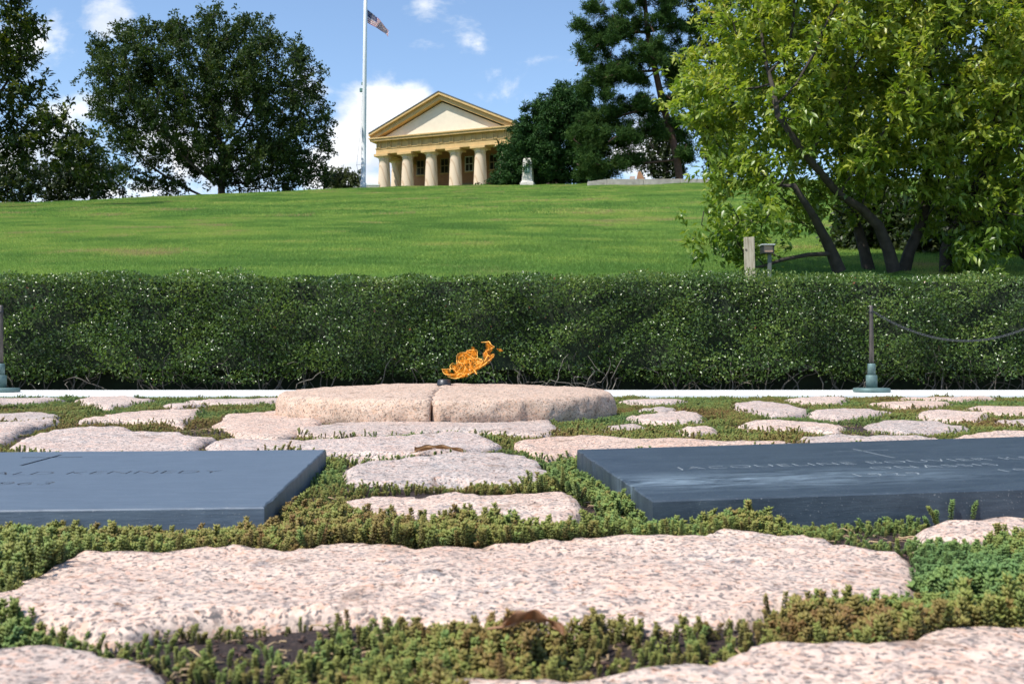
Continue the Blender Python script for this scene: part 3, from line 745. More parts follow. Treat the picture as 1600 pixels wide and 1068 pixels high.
def tree(name, label, cat, base, seeds, poly, D, n_attr, leaf_n, leaf_len, leaf_w, sigma, mat, bark, tip, step=None, group=None,
         droop=.15, squash=.85, fold=True, rmax=None, extra=None, up=.5, shade_f=None, kill=None, stem=0):
    root = empty(name, base); b = np.array(base)
    att = crown_pts(poly, D, n_attr, squash)
    if extra is not None: att = np.concatenate([att, extra])
    ext = max(att[:, 0].max() - att[:, 0].min(), att[:, 2].max() - att[:, 2].min())
    step = step or ext / 28
    P, par, ns = grow(seeds, att, step, kill or step * 1.3, ext, 60)
    paths, r, tips, ch = branches(P, par, tip, 2.3, rmax, (seeds, stem))
    v, f = tubes_np([(p - b, q) for p, q in paths if q[0] > tip * 1.02 or True], 6)
    link('trunk', mesh_np('trunk', v, f), bark, root)
    thin = np.where((r < tip * 2.6) & (np.arange(len(P)) >= ns))[0]
    if len(thin) == 0: thin = tips
    src = thin[rng.integers(0, len(thin), leaf_n)]
    par_dir = P[src] - P[np.maximum(par[src], 0)]; par_dir /= np.linalg.norm(par_dir, axis=1)[:, None] + 1e-9
    # leaves sit in sprays round the twig
    nsp = max(8, leaf_n // 14); spc = thin[rng.integers(0, len(thin), nsp)]
    sprays = P[spc] + rng.normal(size=(nsp, 3)) * sigma * .8; sdir = unit(nsp) * .8 + np.array([0, 0, .35])
    sdir += (P[spc] - P[np.maximum(par[spc], 0)]) / step * .6
    sdir /= np.linalg.norm(sdir, axis=1)[:, None]
    k = rng.integers(0, nsp, leaf_n)
    C = sprays[k] + sdir[k] * (rng.uniform(-.5, .5, leaf_n) * sigma * .9)[:, None] + rng.normal(size=(leaf_n, 3)) * sigma * .18
    A = sdir[k] * .7 + unit(leaf_n) * .8; A[:, 2] -= droop
    Nn = unit(leaf_n) * .6 + np.array([0, 0, up]) + SUN_NP * .15
    L_ = leaf_len * rng.uniform(.65, 1.2, leaf_n); W_ = leaf_w * rng.uniform(.7, 1.2, leaf_n)
    st = rng.uniform(0, 1, nsp)
    tone = np.clip(.55 * st[k] + .45 * rng.uniform(0, 1, leaf_n), 0, 1)
    if shade_f is not None: tone = shade_f(C, tone)
    link('crown', leaf_mesh('crown', C - b, A, Nn, L_, W_, tone, fold), mat, root)
    tag(root, label, cat, group); return root
SUN_NP = np.array(SUN_DIR)
def g3(px, d, dz=0.0):
    x = (px - 800) / F * d; return np.array([x, d, hill(x, d) + dz])
def path3(pts):     # [(px, py, dist)]
    return [np.array(at_d(*p)) for p in pts]

# great oak on the crest
D = 96; ob = g3(345, D)
tree('oak_tree', 'huge dark rounded oak standing alone on the crest left of the flagpole', 'tree', ob,
     [[ob - [0, 0, .4], ob + [0, 0, 1.2], ob + [.1, .2, 2.4]]],
     [(121,121),(128,87),(157,66),(182,42),(217,33),(255,24),(290,26),(325,16),(374,7),(402,30),(423,30),(455,52),(483,77),(500,108),(504,140),(521,165),(525,210),(525,252),(510,290),(472,296),(440,300),(385,298),(297,302),(205,308),(186,275),(168,210),(133,175)],
     D, 1150, 122000, .31, .16, .60, M['oak'], M['bark'], .035, 1.0, fold=False, rmax=.85, up=.4)
# low trees along the crest at the far left, below the big leaves
for i, (pl, bxp, dd) in enumerate([
     ([(-60,262),(0,240),(40,250),(75,262),(70,300),(55,322),(-60,325)], 8, 92), ([(60,270),(100,245),(150,250),(185,262),(195,300),(120,314),(62,318)], 108, 96)]):
    b0 = g3(bxp, dd)
    tree('small_tree', ['low dark tree on the crest at the very left edge under the broad leaves', 'low dark tree on the crest left of the huge oak'][i], 'tree', b0,
         [[b0 - [0, 0, .3], b0 + [.1, 0, .9]]], pl, dd, 160, 11000, .34, .18, .5, M['under'], M['bark'], .03, .6, 'low trees on the crest', fold=False, rmax=.3)
for i, (pl, bxp, dd) in enumerate([
     ([(505,282),(515,268),(540,262),(556,272),(566,285),(560,296),(510,298)], 535, 112), ([(568,284),(575,270),(582,273),(588,269),(597,274),(600,290),(570,294)], 584, 150)]):
    b0 = g3(bxp, dd)
    tree('shrub', ['grey green shrub on the crest between the oak and the flagpole', 'dark shrub seen between the flagpole and the corner column'][i], 'shrub', b0,
         [[b0 - [0, 0, .3], b0 + [0, 0, .6]]], pl, dd, 90, 5000, .30, .16, .4, M['olive'] if i == 0 else M['oak'], M['bark'], .03, .5, fold=False, rmax=.15)
# broad-leaved dark tree reaching in from the left
D = 48; b0 = g3(-75, D)
tree('broad_leaved_tree', 'dark broad leaved tree reaching in from the left edge of the picture', 'tree', b0,
     [[b0 - [0, 0, .3], *path3([(-60, 330, D), (-40, 290, D), (-30, 240, D), (-60, 190, D)])]],
     [(10,-60),(60,-20),(77,8),(78,32),(66,50),(84,82),(60,92),(34,96),(102,124),(106,136),(62,142),(58,160),(92,166),(150,196),(176,212),(166,232),(192,268),(186,286),(150,298),(110,282),(60,262),(20,255),(0,285),(-150,300),(-320,200),(-330,0),(-200,-120)],
     D, 800, 52000, .31, .125, .42, M['dark_leaf'], M['bark'], .02, .56, rmax=.35, up=.5, squash=.6)
# dense dark evergreen before the house
D = 100; b0 = g3(850, D)
tree('dense_evergreen', 'dense dark conical evergreen covering the right end of the columned house', 'tree', b0,
     [[b0 - [0, 0, .3], b0 + [0, 0, 3], b0 + [.2, 0, 5.5]]],
     [(768,292),(776,264),(784,242),(789,216),(805,196),(815,185),(830,165),(858,146),(885,128),(915,135),(935,180),(945,285)],
     D, 800, 80000, .38, .115, .46, M['cedar'], M['bark'], .03, .6, fold=False, rmax=.3, up=.25, droop=.3)

# pine: needle brushes on spreading limbs
def pine():
    D = 88; b0 = g3(1064, D); root = empty('pine_tree', b0)
    pl = [(888,82),(886,55),(905,12),(920,-25),(990,-80),(1060,-60),(1095,0),(1085,60),(1090,130),(1075,190),(1095,245),(1055,268),(1040,225),(1012,205),(1002,255),(985,276),(950,282),(915,284),(892,272),(884,215),(902,180),(915,158),(890,120)]
    att = np.concatenate([crown_pts(pl, D, 820, .8), crown_pts([(884, 215), (900, 185), (960, 180), (1008, 200), (1004, 255), (985, 278), (915, 286), (892, 274)], D - 1, 130, .9)])
    seed = path3([(1064, 285, D), (1058, 250, D), (1048, 205, D), (1036, 165, D), (1024, 110, D), (1012, 50, D), (1005, -20, D)])
    seed[0] = b0 - [0, 0, .3]
    P, par, ns = grow([seed], att, .75, 1.0, 30, 50); paths, r, tips, ch = branches(P, par, .035, 2.2, .42)
    v, f = tubes_np([(p - b0, q) for p, q in paths], 6); link('trunk', mesh_np('trunk', v, f), M['bark_pine'], root)
    thin = np.where((r < .085) & (np.arange(len(P)) >= ns))[0]; thin = thin[rng.uniform(0, 1, len(thin)) < .62]
    nb = 14000; src = thin[rng.integers(0, len(thin), nb)]
    cen = P[src] + rng.normal(size=(nb, 3)) * [.33, .33, .24]; bt = rng.uniform(0, 1, nb)
    nn = 14; k = np.repeat(np.arange(nb), nn); n = len(k)
    ax = (unit(nb) * .5 + [0, 0, .8])[k] * .5 + unit(n); L_ = rng.uniform(.26, .44, n)
    link('crown', leaf_mesh('crown', cen[k] - b0 + rng.normal(size=(n, 3)) * .05, ax, unit(n), L_, np.full(n, .052), np.clip(bt[k] * .6 + rng.uniform(0, .4, n), 0, 1), False), M['pine'], root)
    tag(root, 'tall dark pine with a leaning reddish trunk behind the low wall', 'tree')
pine()
# trees behind the pine and the yellow-green tree
for i, (pl, bxp, dd, sz, ln, lab) in enumerate([
     ([(1062,-20),(1100,-60),(1160,-40),(1180,100),(1160,260),(1120,300),(1085,290),(1080,180),(1085,90),(1072,30)], 1120, 105, .36, 30000, 'grey green tree rising behind the tall pine and the yellow green tree'),
     ([(1012,205),(1040,190),(1062,205),(1075,240),(1068,280),(1010,282),(1000,255)], 1040, 104, .32, 9000, 'small tree seen under the pine behind the low wall'),
     ([(1296,395),(1300,340),(1340,300),(1400,300),(1420,350),(1415,432),(1310,432)], 1360, 19.5, .13, 13000, 'shaded shrub behind the leftmost stems of the yellow green tree'),
     ([(1400,430),(1405,340),(1440,290),(1510,290),(1545,340),(1540,432)], 1470, 18.8, .13, 14000, 'shaded shrub behind the middle stems of the yellow green tree'),
     ([(1520,432),(1530,330),(1580,280),(1680,280),(1740,340),(1740,436)], 1630, 18.2, .13, 18000, 'shaded shrub at the right edge behind the yellow green tree'),
     ([(1200,60),(1320,-60),(1500,-80),(1640,-40),(1750,60),(1780,220),(1650,280),(1400,280),(1250,250)], 1500, 60, .34, 42000, 'tall shaded tree far behind the yellow green tree')]):
    b0 = g3(bxp, dd)
    top = min(p[1] for p in pl); hpx = at_d(bxp, sum(p[1] for p in pl) / len(pl), dd)
    tree('background_tree' if i in (0, 1, 5) else 'shrub', lab, 'tree' if i in (0, 1, 5) else 'shrub', b0,
         [[b0 - [0, 0, .3], b0 + [0, 0, .4], np.array(hpx) * .5 + b0 * .5]], pl, dd, 220, ln, sz, sz * .5, sz * 1.4, M['under'], M['bark'], .03 * dd / 60, None, 'trees and shrubs behind the yellow green tree', fold=False, rmax=.3)

# the many-stemmed yellow-green tree at the right
D = 15
stems = [
 [(1312, 425, 14.6), (1300, 395, 14.6), (1287, 368, 14.5), (1270, 335, 14.3), (1240, 290, 14.0)],
 [(1358, 425, 15.4), (1350, 390, 15.4), (1338, 350, 15.5), (1325, 300, 15.7), (1310, 220, 15.9)],
 [(1397, 425, 14.8), (1388, 390, 14.8), (1372, 352, 14.7), (1345, 325, 14.5), (1312, 305, 14.3), (1265, 250, 14.0), (1215, 180, 13.6)],
 [(1412, 425, 15.2), (1420, 395, 15.2), (1440, 350, 15.2), (1450, 300, 15.3), (1455, 220, 15.3), (1450, 120, 15.3)],
 [(1478, 425, 15.0), (1478, 390, 15.0), (1488, 362, 15.0), (1520, 300, 15.0), (1560, 230, 15.0), (1600, 140, 15.0)],
 [(1640, 425, 15.2), (1600, 395, 15.2), (1575, 340, 15.1), (1540, 250, 14.9)],
 [(1300, 396, 14.6), (1262, 398, 14.4), (1225, 405, 14.2), (1195, 415, 14.0), (1180, 418, 13.9)],
]
mp_ = [(1033,139),(1036,162),(1063,194),(1082,217),(1128,245),(1150,277),(1211,319),(1253,333),(1300,352),(1330,325),(1380,300),(1430,330),(1450,345),(1507,365),(1575,338),(1680,350),(1800,340),(1860,150),(1840,-100),(1700,-260),(1450,-300),(1250,-240),(1130,-110),(1090,-20),(1072,30),(1062,62),(1050,112)]
side = np.concatenate([np.array([at_d(x, y, 14.1 + rng.normal() * .5) for x, y in zip(rng.uniform(1085, 1255, 20), rng.uniform(255, 390, 20))]),
                       np.array([at_d(x, y, 13.9 + rng.normal() * .25) for x, y in zip(rng.uniform(1118, 1200, 14), rng.uniform(385, 412, 14))]),
                       np.array([at_d(x, y, 14.6 + rng.normal() * .4) for x, y in zip(rng.uniform(1540, 1780, 40), rng.uniform(320, 405, 40))])])
mb = g3(1400, D)
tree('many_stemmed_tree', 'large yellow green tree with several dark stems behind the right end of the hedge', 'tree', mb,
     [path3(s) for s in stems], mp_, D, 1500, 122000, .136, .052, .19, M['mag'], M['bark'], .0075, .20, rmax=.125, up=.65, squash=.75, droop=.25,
     extra=side, stem=.098, shade_f=lambda C, t: np.clip(t * .8 + .2 * np.clip((C[:, 2] - 1.8) / 2.5, 0, 1) - .18 * np.clip((2.3 - C[:, 2]) / .6, 0, 1), 0, 1))  # low leaves darkened and high ones lightened, standing in for shade and sun

# ------------------------------------------------------------------ hedge
def hedge():
    Y0, Y1, X0, X1, H = 8.02, 9.15, -7.5, 8.0, .915
    root = empty('clipped_hedge', (0, (Y0 + Y1) / 2, 0)); c0 = np.array([0, (Y0 + Y1) / 2, 0])
    n = 212000
    # choose a face, then a depth below its surface
    wf, wt, wb = .70, .22, .08
    u = rng.uniform(0, 1, n); x = rng.uniform(X0, X1, n); dep = rng.exponential(.045, n)
    fr = u < wf; tp = (u >= wf) & (u < wf + wt); bk = u >= wf + wt
    y = rng.uniform(Y0, Y1, n); z = .04 + (H - .04) * rng.uniform(0, 1, n) ** .92
    def lump(a, b): return .085 * np.sin(a * 2.1 + 1.7 * np.sin(b * 3.1)) * np.sin(b * 4.3 + a * .8) + .05 * np.sin(a * 7.3 + b * 3.7 + 1.5 * np.sin(b * 7)) + .022 * np.sin(a * 17 + 2 * np.sin(b * 13)) * np.sin(b * 19)
    hz = H + .018 * np.sin(x * 1.3) + .012 * np.sin(x * 5.1 + 1) + .012 * np.sin(x * 13.7)
    rnd = .13 * np.clip((z - (H - .16)) / .16, 0, 1) ** 2 + .05 * np.clip((.18 - z) / .18, 0, 1)
    y = np.where(fr, Y0 + lump(x, z) + rnd + dep, y); y = np.where(bk, Y1 - lump(x, z + 3) - rnd - dep, y)
    z = np.where(tp, hz - dep * .6 + lump(x, y) * .35 - .12 * np.clip(1 - (y - Y0) / .13, 0, 1) ** 2, np.minimum(z, hz))
    # ragged lower edge with gaps
    gap = .05 + .06 * (np.sin(x * 3.3) + np.sin(x * 7.9 + 2) * .7 + np.sin(x * 19) * .5) * .5
    keep = tp | (z > gap + .05 * rng.uniform(0, 1, n)) 
    hol = np.sin(x * 5.7 + 2 * np.sin(z * 6)) * np.sin(z * 11 + 1.5 * np.sin(x * 4.1))
    keep &= ~(fr & (hol > .55) & (dep < .07) & (rng.uniform(0, 1, n) < .85))
    C = np.stack([x, y, z], 1)[keep]; m = len(C); fr_, tp_ = fr[keep], tp[keep]
    out = np.where(fr_[:, None], [[0, -1, .25]], np.where(tp_[:, None], [[0, -.1, 1]], [[0, 1, .2]]))
    # shoots: leaves share the direction of the twig they grow on
    A = out * .7 + unit(m) * 1.0; A[:, 2] += .35
    Nn = out * .35 + unit(m) * .75 + [0, 0, .55]
    Ls = rng.uniform(.018, .033, m); Ws = Ls * rng.uniform(.42, .6, m)
    cl = np.sin(C[:, 0] * 6.1 + 2 * np.sin(C[:, 2] * 5)) * np.sin(C[:, 2] * 8.3 + C[:, 0] * 2)
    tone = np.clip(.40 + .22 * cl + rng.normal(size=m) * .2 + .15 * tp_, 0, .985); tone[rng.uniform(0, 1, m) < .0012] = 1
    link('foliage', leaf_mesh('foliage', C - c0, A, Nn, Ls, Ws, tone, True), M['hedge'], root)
    # bare twigs showing near the ground
    paths = []
    for i in range(420):
        px = rng.uniform(X0, X1); p = np.array([px, rng.uniform(Y0 + .06, Y0 + .45), 0.0]); d = np.array([rng.normal() * .6, -.2 + rng.normal() * .3, 1.0]); pts = [p.copy()]
        for k in range(7):
            d = d + rng.normal(size=3) * .35; d /= np.linalg.norm(d); p = p + d * .055; pts.append(p.copy())
        pts = np.array(pts); pts[:, 1] = np.maximum(pts[:, 1], Y0 + .02); paths.append((pts - c0, np.linspace(.0055, .002, len(pts))))
    tube_obj('twigs', paths, M['twig'], root, 4)
    bm = bmesh.new(); bx(bm, X0 + .1, X1 - .1, Y0 + .17 - c0[1], Y1 - .15 - c0[1], .16, H - .10); bx(bm, X0 + .12, X1 - .12, Y0 + .36 - c0[1], Y1 - .17 - c0[1], -.06, .158); bx(bm, X0 + .14, X1 - .14, Y0 + .25 - c0[1], Y1 - .2 - c0[1], H - .098, H - .045); from_bm('shade_core', bm, M['hedge_shade'], root)  # dark boxes added inside to block light and stand for the inner shade
    tag(root, 'long clipped dark green hedge along the white marble kerb', 'hedge')
hedge()

# ------------------------------------------------------------------ columned house
M['col'] = None
def column_mat():
    m, nt, b, L = mat_new('column_stucco'); P = coord(nt, 'Object', (1, 1, .55))
    w = nt.nodes.new('ShaderNodeTexWave'); w.inputs['Scale'].default_value = .55; w.inputs['Distortion'].default_value = 7; w.inputs['Detail'].default_value = 2; w.inputs['Detail Scale'].default_value = .6
    w.bands_direction = 'DIAGONAL'; L(P, w.inputs['Vector'])
    c = ramp(nt, w.outputs['Fac'], [(.0, (.46, .29, .16)), (.07, (.48, .31, .18)), (.13, (.70, .545, .38)), (.9, (.72, .57, .41))])
    L(mixc(nt, noise_n(nt, 3, 5, .6, P), c, (.66, .52, .38)), b.inputs['Base Color']); b.inputs['Roughness'].default_value = .8; return m
M['col'] = column_mat()
M['entab'] = plain('ochre_stucco', (.60, .40, .17), .85, .14, 2.0)
M['tymp'] = plain('cream_stucco', (.72, .64, .50), .85, .05, 2)
M['brickwall'] = plain('rose_stucco', (.42, .21, .12), .85, .12, 3)
M['roof'] = plain('slate_roof', (.10, .105, .12), .7, .2, 5)
M['frame'] = plain('window_frame', (.30, .25, .17), .6, .1, 6)
M['pane'] = plain('dark_pane', (.02, .024, .028), .12, .2, 2)
M['white'] = plain('white_paint', (.72, .74, .74), .45, .05, 2)
M['pale_stone'] = plain('pale_stone', (.58, .55, .49), .85, .12, 3)
M['grey_stone'] = plain('weathered_stone', (.36, .33, .28), .9, .3, 2.5)
M['patina'] = plain('green_patina', (.13, .26, .23), .7, .3, 6)
def house():
    s = 3.08; phi = R(22); D0 = 120.0; X0 = (600 - 800) / F * D0
    gz = 18.7
    root = empty('columned_house', (X0, D0, gz)); root.rotation_euler = (0, 0, -phi)
    # local frame: x along the front (towards the right, nearer), y back into the house
    W = 5 * s; ct = 24.15 - gz          # top of capitals
    def col(x, y):
        bm = bmesh.new()
        prof = [(.86, 0), (.86, .12), (.80, .14)]
        for i in range(13):
            t = i / 12; prof.append((.78 - .17 * t ** 1.5, .14 + t * (ct - .70 - .14)))
        prof += [(.66, ct - .66), (.66, ct - .60), (.62, ct - .57), (.68, ct - .48), (.80, ct - .34), (.84, ct - .30)]
        lathe(bm, prof, 28); o = from_bm('column', bm, M['col'], root, True); o.location = (x, y, 0)
        bm = bmesh.new(); bx(bm, -.92, .92, -.92, .92, ct - .299, ct, .03); o2 = from_bm('capital', bm, M['entab'], o)
        return o
    for i in range(6): col(i * s, 0)
    for x in (0, W): col(x, s)
    # entablature: architrave, frieze with triglyphs, cornice
    ov = .72; yb = 2 * s + 1.0
    def beam(name, o_, z0, z1, mat):
        bm = bmesh.new()
        bx(bm, -o_, W + o_, -o_, o_, z0, z1); bx(bm, -o_, o_, o_, yb, z0, z1); bx(bm, W - o_, W + o_, o_, yb, z0, z1)
        return from_bm(name, bm, mat, root)
    beam('architrave', ov, ct, ct + .62, M['entab']); beam('frieze', ov - .03, ct + .62, ct + 1.42, M['entab'])
    beam('taenia', ov + .06, ct + .56, ct + .66, M['entab'])
    bmt = bmesh.new()
    for k in (-1, 0, 1): bx(bmt, k * .19 - .065, k * .19 + .065, -.15, 0, .0, .72)
    tm = bpy.data.meshes.new('triglyph'); bmt.to_mesh(tm); bmt.free()
    nt_ = 13
    for i in range(nt_):
        o = link('triglyph', tm, M['entab'], root); o.location = (-.35 + i * (W + .7) / (nt_ - 1), -(ov - .03) + .002, ct + .66)
    zc = ct + 1.42; oc = 1.25
    beam('cornice', oc, zc, zc + .26, M['entab']); beam('cornice_lip', oc + .12, zc + .26, zc + .40, M['entab'])
    zb = zc + .40; hw = W / 2 + oc + .12; rise = (30.15 - gz) - zb - .1
    # tympanum and raking cornices
    bm = bmesh.new(); pts = [(-.3, zb - .01), (W + .3, zb - .01), (W / 2, zb + rise * (W / 2 + .3) / hw)]
    a = [bm.verts.new((x, -.35, z)) for x, z in pts]; b_ = [bm.verts.new((x, .1, z)) for x, z in pts]
    bm.faces.new(a); bm.faces.new(list(reversed(b_)))
    for i in range(3): bm.faces.new((a[i], b_[i], b_[(i + 1) % 3], a[(i + 1) % 3]))
    bmesh.ops.recalc_face_normals(bm, faces=bm.faces); from_bm('tympanum', bm, M['tymp'], root)
    def rake(sg, name, t0, t1, yf, mat, yback=.3):
        bm = bmesh.new(); cx = W / 2
        e = [(cx + sg * hw, zb + t0), (cx + sg * hw, zb + t1), (cx, zb + rise + t1), (cx, zb + rise + t0)]
        f1 = [bm.verts.new((x, yf, z)) for x, z in e]; f2 = [bm.verts.new((x, yback, z)) for x, z in e]
        bm.faces.new(f1); bm.faces.new(list(reversed(f2)))
        for i in range(4): bm.faces.new((f1[i], f2[i], f2[(i + 1) % 4], f1[(i + 1) % 4]))
        bmesh.ops.recalc_face_normals(bm, faces=bm.faces); return from_bm(name, bm, mat, root)
    for sg in (-1, 1):
        rake(sg, 'raking_cornice', -.30, .22, -1.0, M['entab']); rake(sg, 'raking_cornice_lip', .222, .50, -oc - .10, M['entab'])
        rake(sg, 'roof_slope', .502, .60, -oc - .16, M['roof'], 2 * s + 13)
    # house body, portico floor, windows
    yw = 6.5
    box_obj('wall', -.5, W + .5, yw, yw + 12, -1, zc + .3, M['brickwall'], root)
    box_obj('portico_ceiling', -.6, W + .6, .75, yw, zc - .1, zc + .05, M['tymp'], root)
    box_obj('portico_floor', -1.5, W + 1.5, -1.5, yw, -1.2, -.003, M['pale_stone'], root)
    for i, a_ in enumerate((1.45, 4.72, 8.0, 11.2, 14.4)):
        z0, z1, hw_ = 22.75 - gz, 24.6 - gz, .56
        bm = bmesh.new()
        for (xa, xb, za, zb_) in ((-hw_, -hw_ + .1, z0, z1), (hw_ - .1, hw_, z0, z1), (-hw_ + .1, hw_ - .1, z1 - .1, z1), (-hw_ + .1, hw_ - .1, z0, z0 + .1), (-hw_ + .1, hw_ - .1, (z0 + z1) / 2 - .05, (z0 + z1) / 2 + .05), (-.03, .03, z0 + .1, z1 - .1)):
            bx(bm, xa, xb, -.07, .05, za, zb_)
        w = from_bm('window', bm, M['white'] if i == 2 else M['frame'], root); w.location = (a_, yw, 0)
        for (xa, xb) in ((-hw_ + .1, -.03), (.03, hw_ - .1)):
            for (za, zb_) in ((z0 + .1, (z0 + z1) / 2 - .05), ((z0 + z1) / 2 + .05, z1 - .1)):
                box_obj('pane', xa, xb, -.03, -.01, za, zb_, M['pane'], w)
        box_obj('sill', -hw_ - .08, hw_ + .08, -.16, -.001, z0 - .12, z0 - .002, M['entab'], w)
    # ground-floor doors under the portico
    for a_ in (3.1, 7.7, 12.3):
        d = box_obj('door', a_ - .7, a_ + .7, yw - .05, yw - .005, .0, 2.7, M['frame'], root)
    tag(root, 'cream and ochre house with a columned portico and pediment on the hilltop', 'house')
house()
# low wall by the house corner
bw = empty('low_wall', tuple(g3(560, 116)))
zt = at_d(590, 288.2, 116).z - bw.location.z
bm = bmesh.new(); bx(bm, -3.4, 2.3, 0, .5, -.8, zt - .12); from_bm('wall_body', bm, M['pale_stone'], bw)
box_obj('coping', -3.45, 2.35, -.05, .55, zt - .118, zt + .03, M['marble'], bw)
tag(bw, 'low white wall on the crest between the flagpole and the corner column', 'wall')

# monument with a green plaque
def monument():
    d = 98; b = g3(825, d); root = empty('stone_monument', b)
    yb = at_d(825, 290, d).z - b[2]; zt = at_d(825, 247, d).z - b[2]
    box_obj('plinth', -.66, .66, -.66, .66, -.3, yb + .22, M['pale_stone'], root, .03)
    bm = bmesh.new()
    def ring(w, z): return [bm.verts.new((sx * w, sy * w, z)) for sx, sy in ((-1, -1), (1, -1), (1, 1), (-1, 1))]
    rs = [ring(.60, yb + .221), ring(.50, yb + .42), ring(.40, zt - .22), ring(.30, zt - .06)]
    for a, c in zip(rs, rs[1:]):
        for i in range(4): bm.faces.new((a[i], a[(i + 1) % 4], c[(i + 1) % 4], c[i]))
    t = bm.verts.new((0, 0, zt)); [bm.faces.new((rs[-1][i], rs[-1][(i + 1) % 4], t)) for i in range(4)]; bm.faces.new(list(reversed(rs[0])))
    from_bm('shaft', bm, M['pale_stone'], root)
    zc = at_d(825, 266, d).z - b[2]
    pq = box_obj('plaque', -.26, .26, -.55, -.46, zc - .36, zc + .36, M['patina'], root, .015)
    m2 = plain('plaque_relief', (.24, .38, .34), .6, .2, 8)
    box_obj('relief', -.19, -.02, -.575, -.552, zc - .05, zc + .24, m2, pq); box_obj('relief', .03, .18, -.57, -.552, zc - .25, zc + .1, m2, pq)
    root.rotation_euler = (0, 0, R(-12))
    tag(root, 'tapered pale stone marker with a green plaque on the crest', 'monument')
monument()
# low wall and seat stones under the pine
def crest_wall():
    d = 84; b = g3(1000, d); root = empty('terrace_wall', b)
    xa, xb = (918 - 1000) / F * d, (1110 - 1000) / F * d; zt = at_d(1000, 280.5, d).z - b[2]
    xs_ = [xa, xa + 1.6, xa + 4.6, xa + 7.6, xb]
    for i in range(4):
        lo = zt - (.0 if i else .02)
        bm = bmesh.new(); bx(bm, xs_[i] + .012, xs_[i + 1] - .012, -.3, .3, -.6, lo, .03); o = from_bm('stone_block', bm, M['grey_stone'], root)
        if i == 0:
            for v in o.data.vertices:
                if v.co.z > 0 and v.co.x < xa + .3: v.co.z -= .20
    tag(root, 'low pale stone wall on the crest under the tall pine', 'wall')
    p = at_d(987, 281, d + 1.2); c = empty('sloped_stone', (p.x, p.y, hill(p.x, p.y)))
    zz = at_d(987, 276, d + 1.2).z - c.location.z; z2 = at_d(987, 268, d + 1.2).z - c.location.z
    mt = plain('terracotta', (.40, .20, .10), .8, .15, 5)
    bm = bmesh.new(); pr = [(.35, 0), (1.25, 0), (.95, z2 * .6), (.72, z2), (.52, z2 - .05)]
    f1 = [bm.verts.new((x, -.15, z)) for x, z in pr]; f2 = [bm.verts.new((x, .15, z)) for x, z in pr]
    bm.faces.new(f1); bm.faces.new(list(reversed(f2)))
    for i in range(5): bm.faces.new((f1[i], f2[i], f2[(i + 1) % 5], f1[(i + 1) % 5]))
    bmesh.ops.recalc_face_normals(bm, faces=bm.faces); from_bm('slope', bm, mt, c)
    box_obj('foot', -.15, .25, -.2, .2, 0, zz, plain('pinkish_stone', (.62, .45, .36), .8), c)
    tag(c, 'small brown sloped stone standing behind the low wall under the pine', 'stone')
crest_wall()

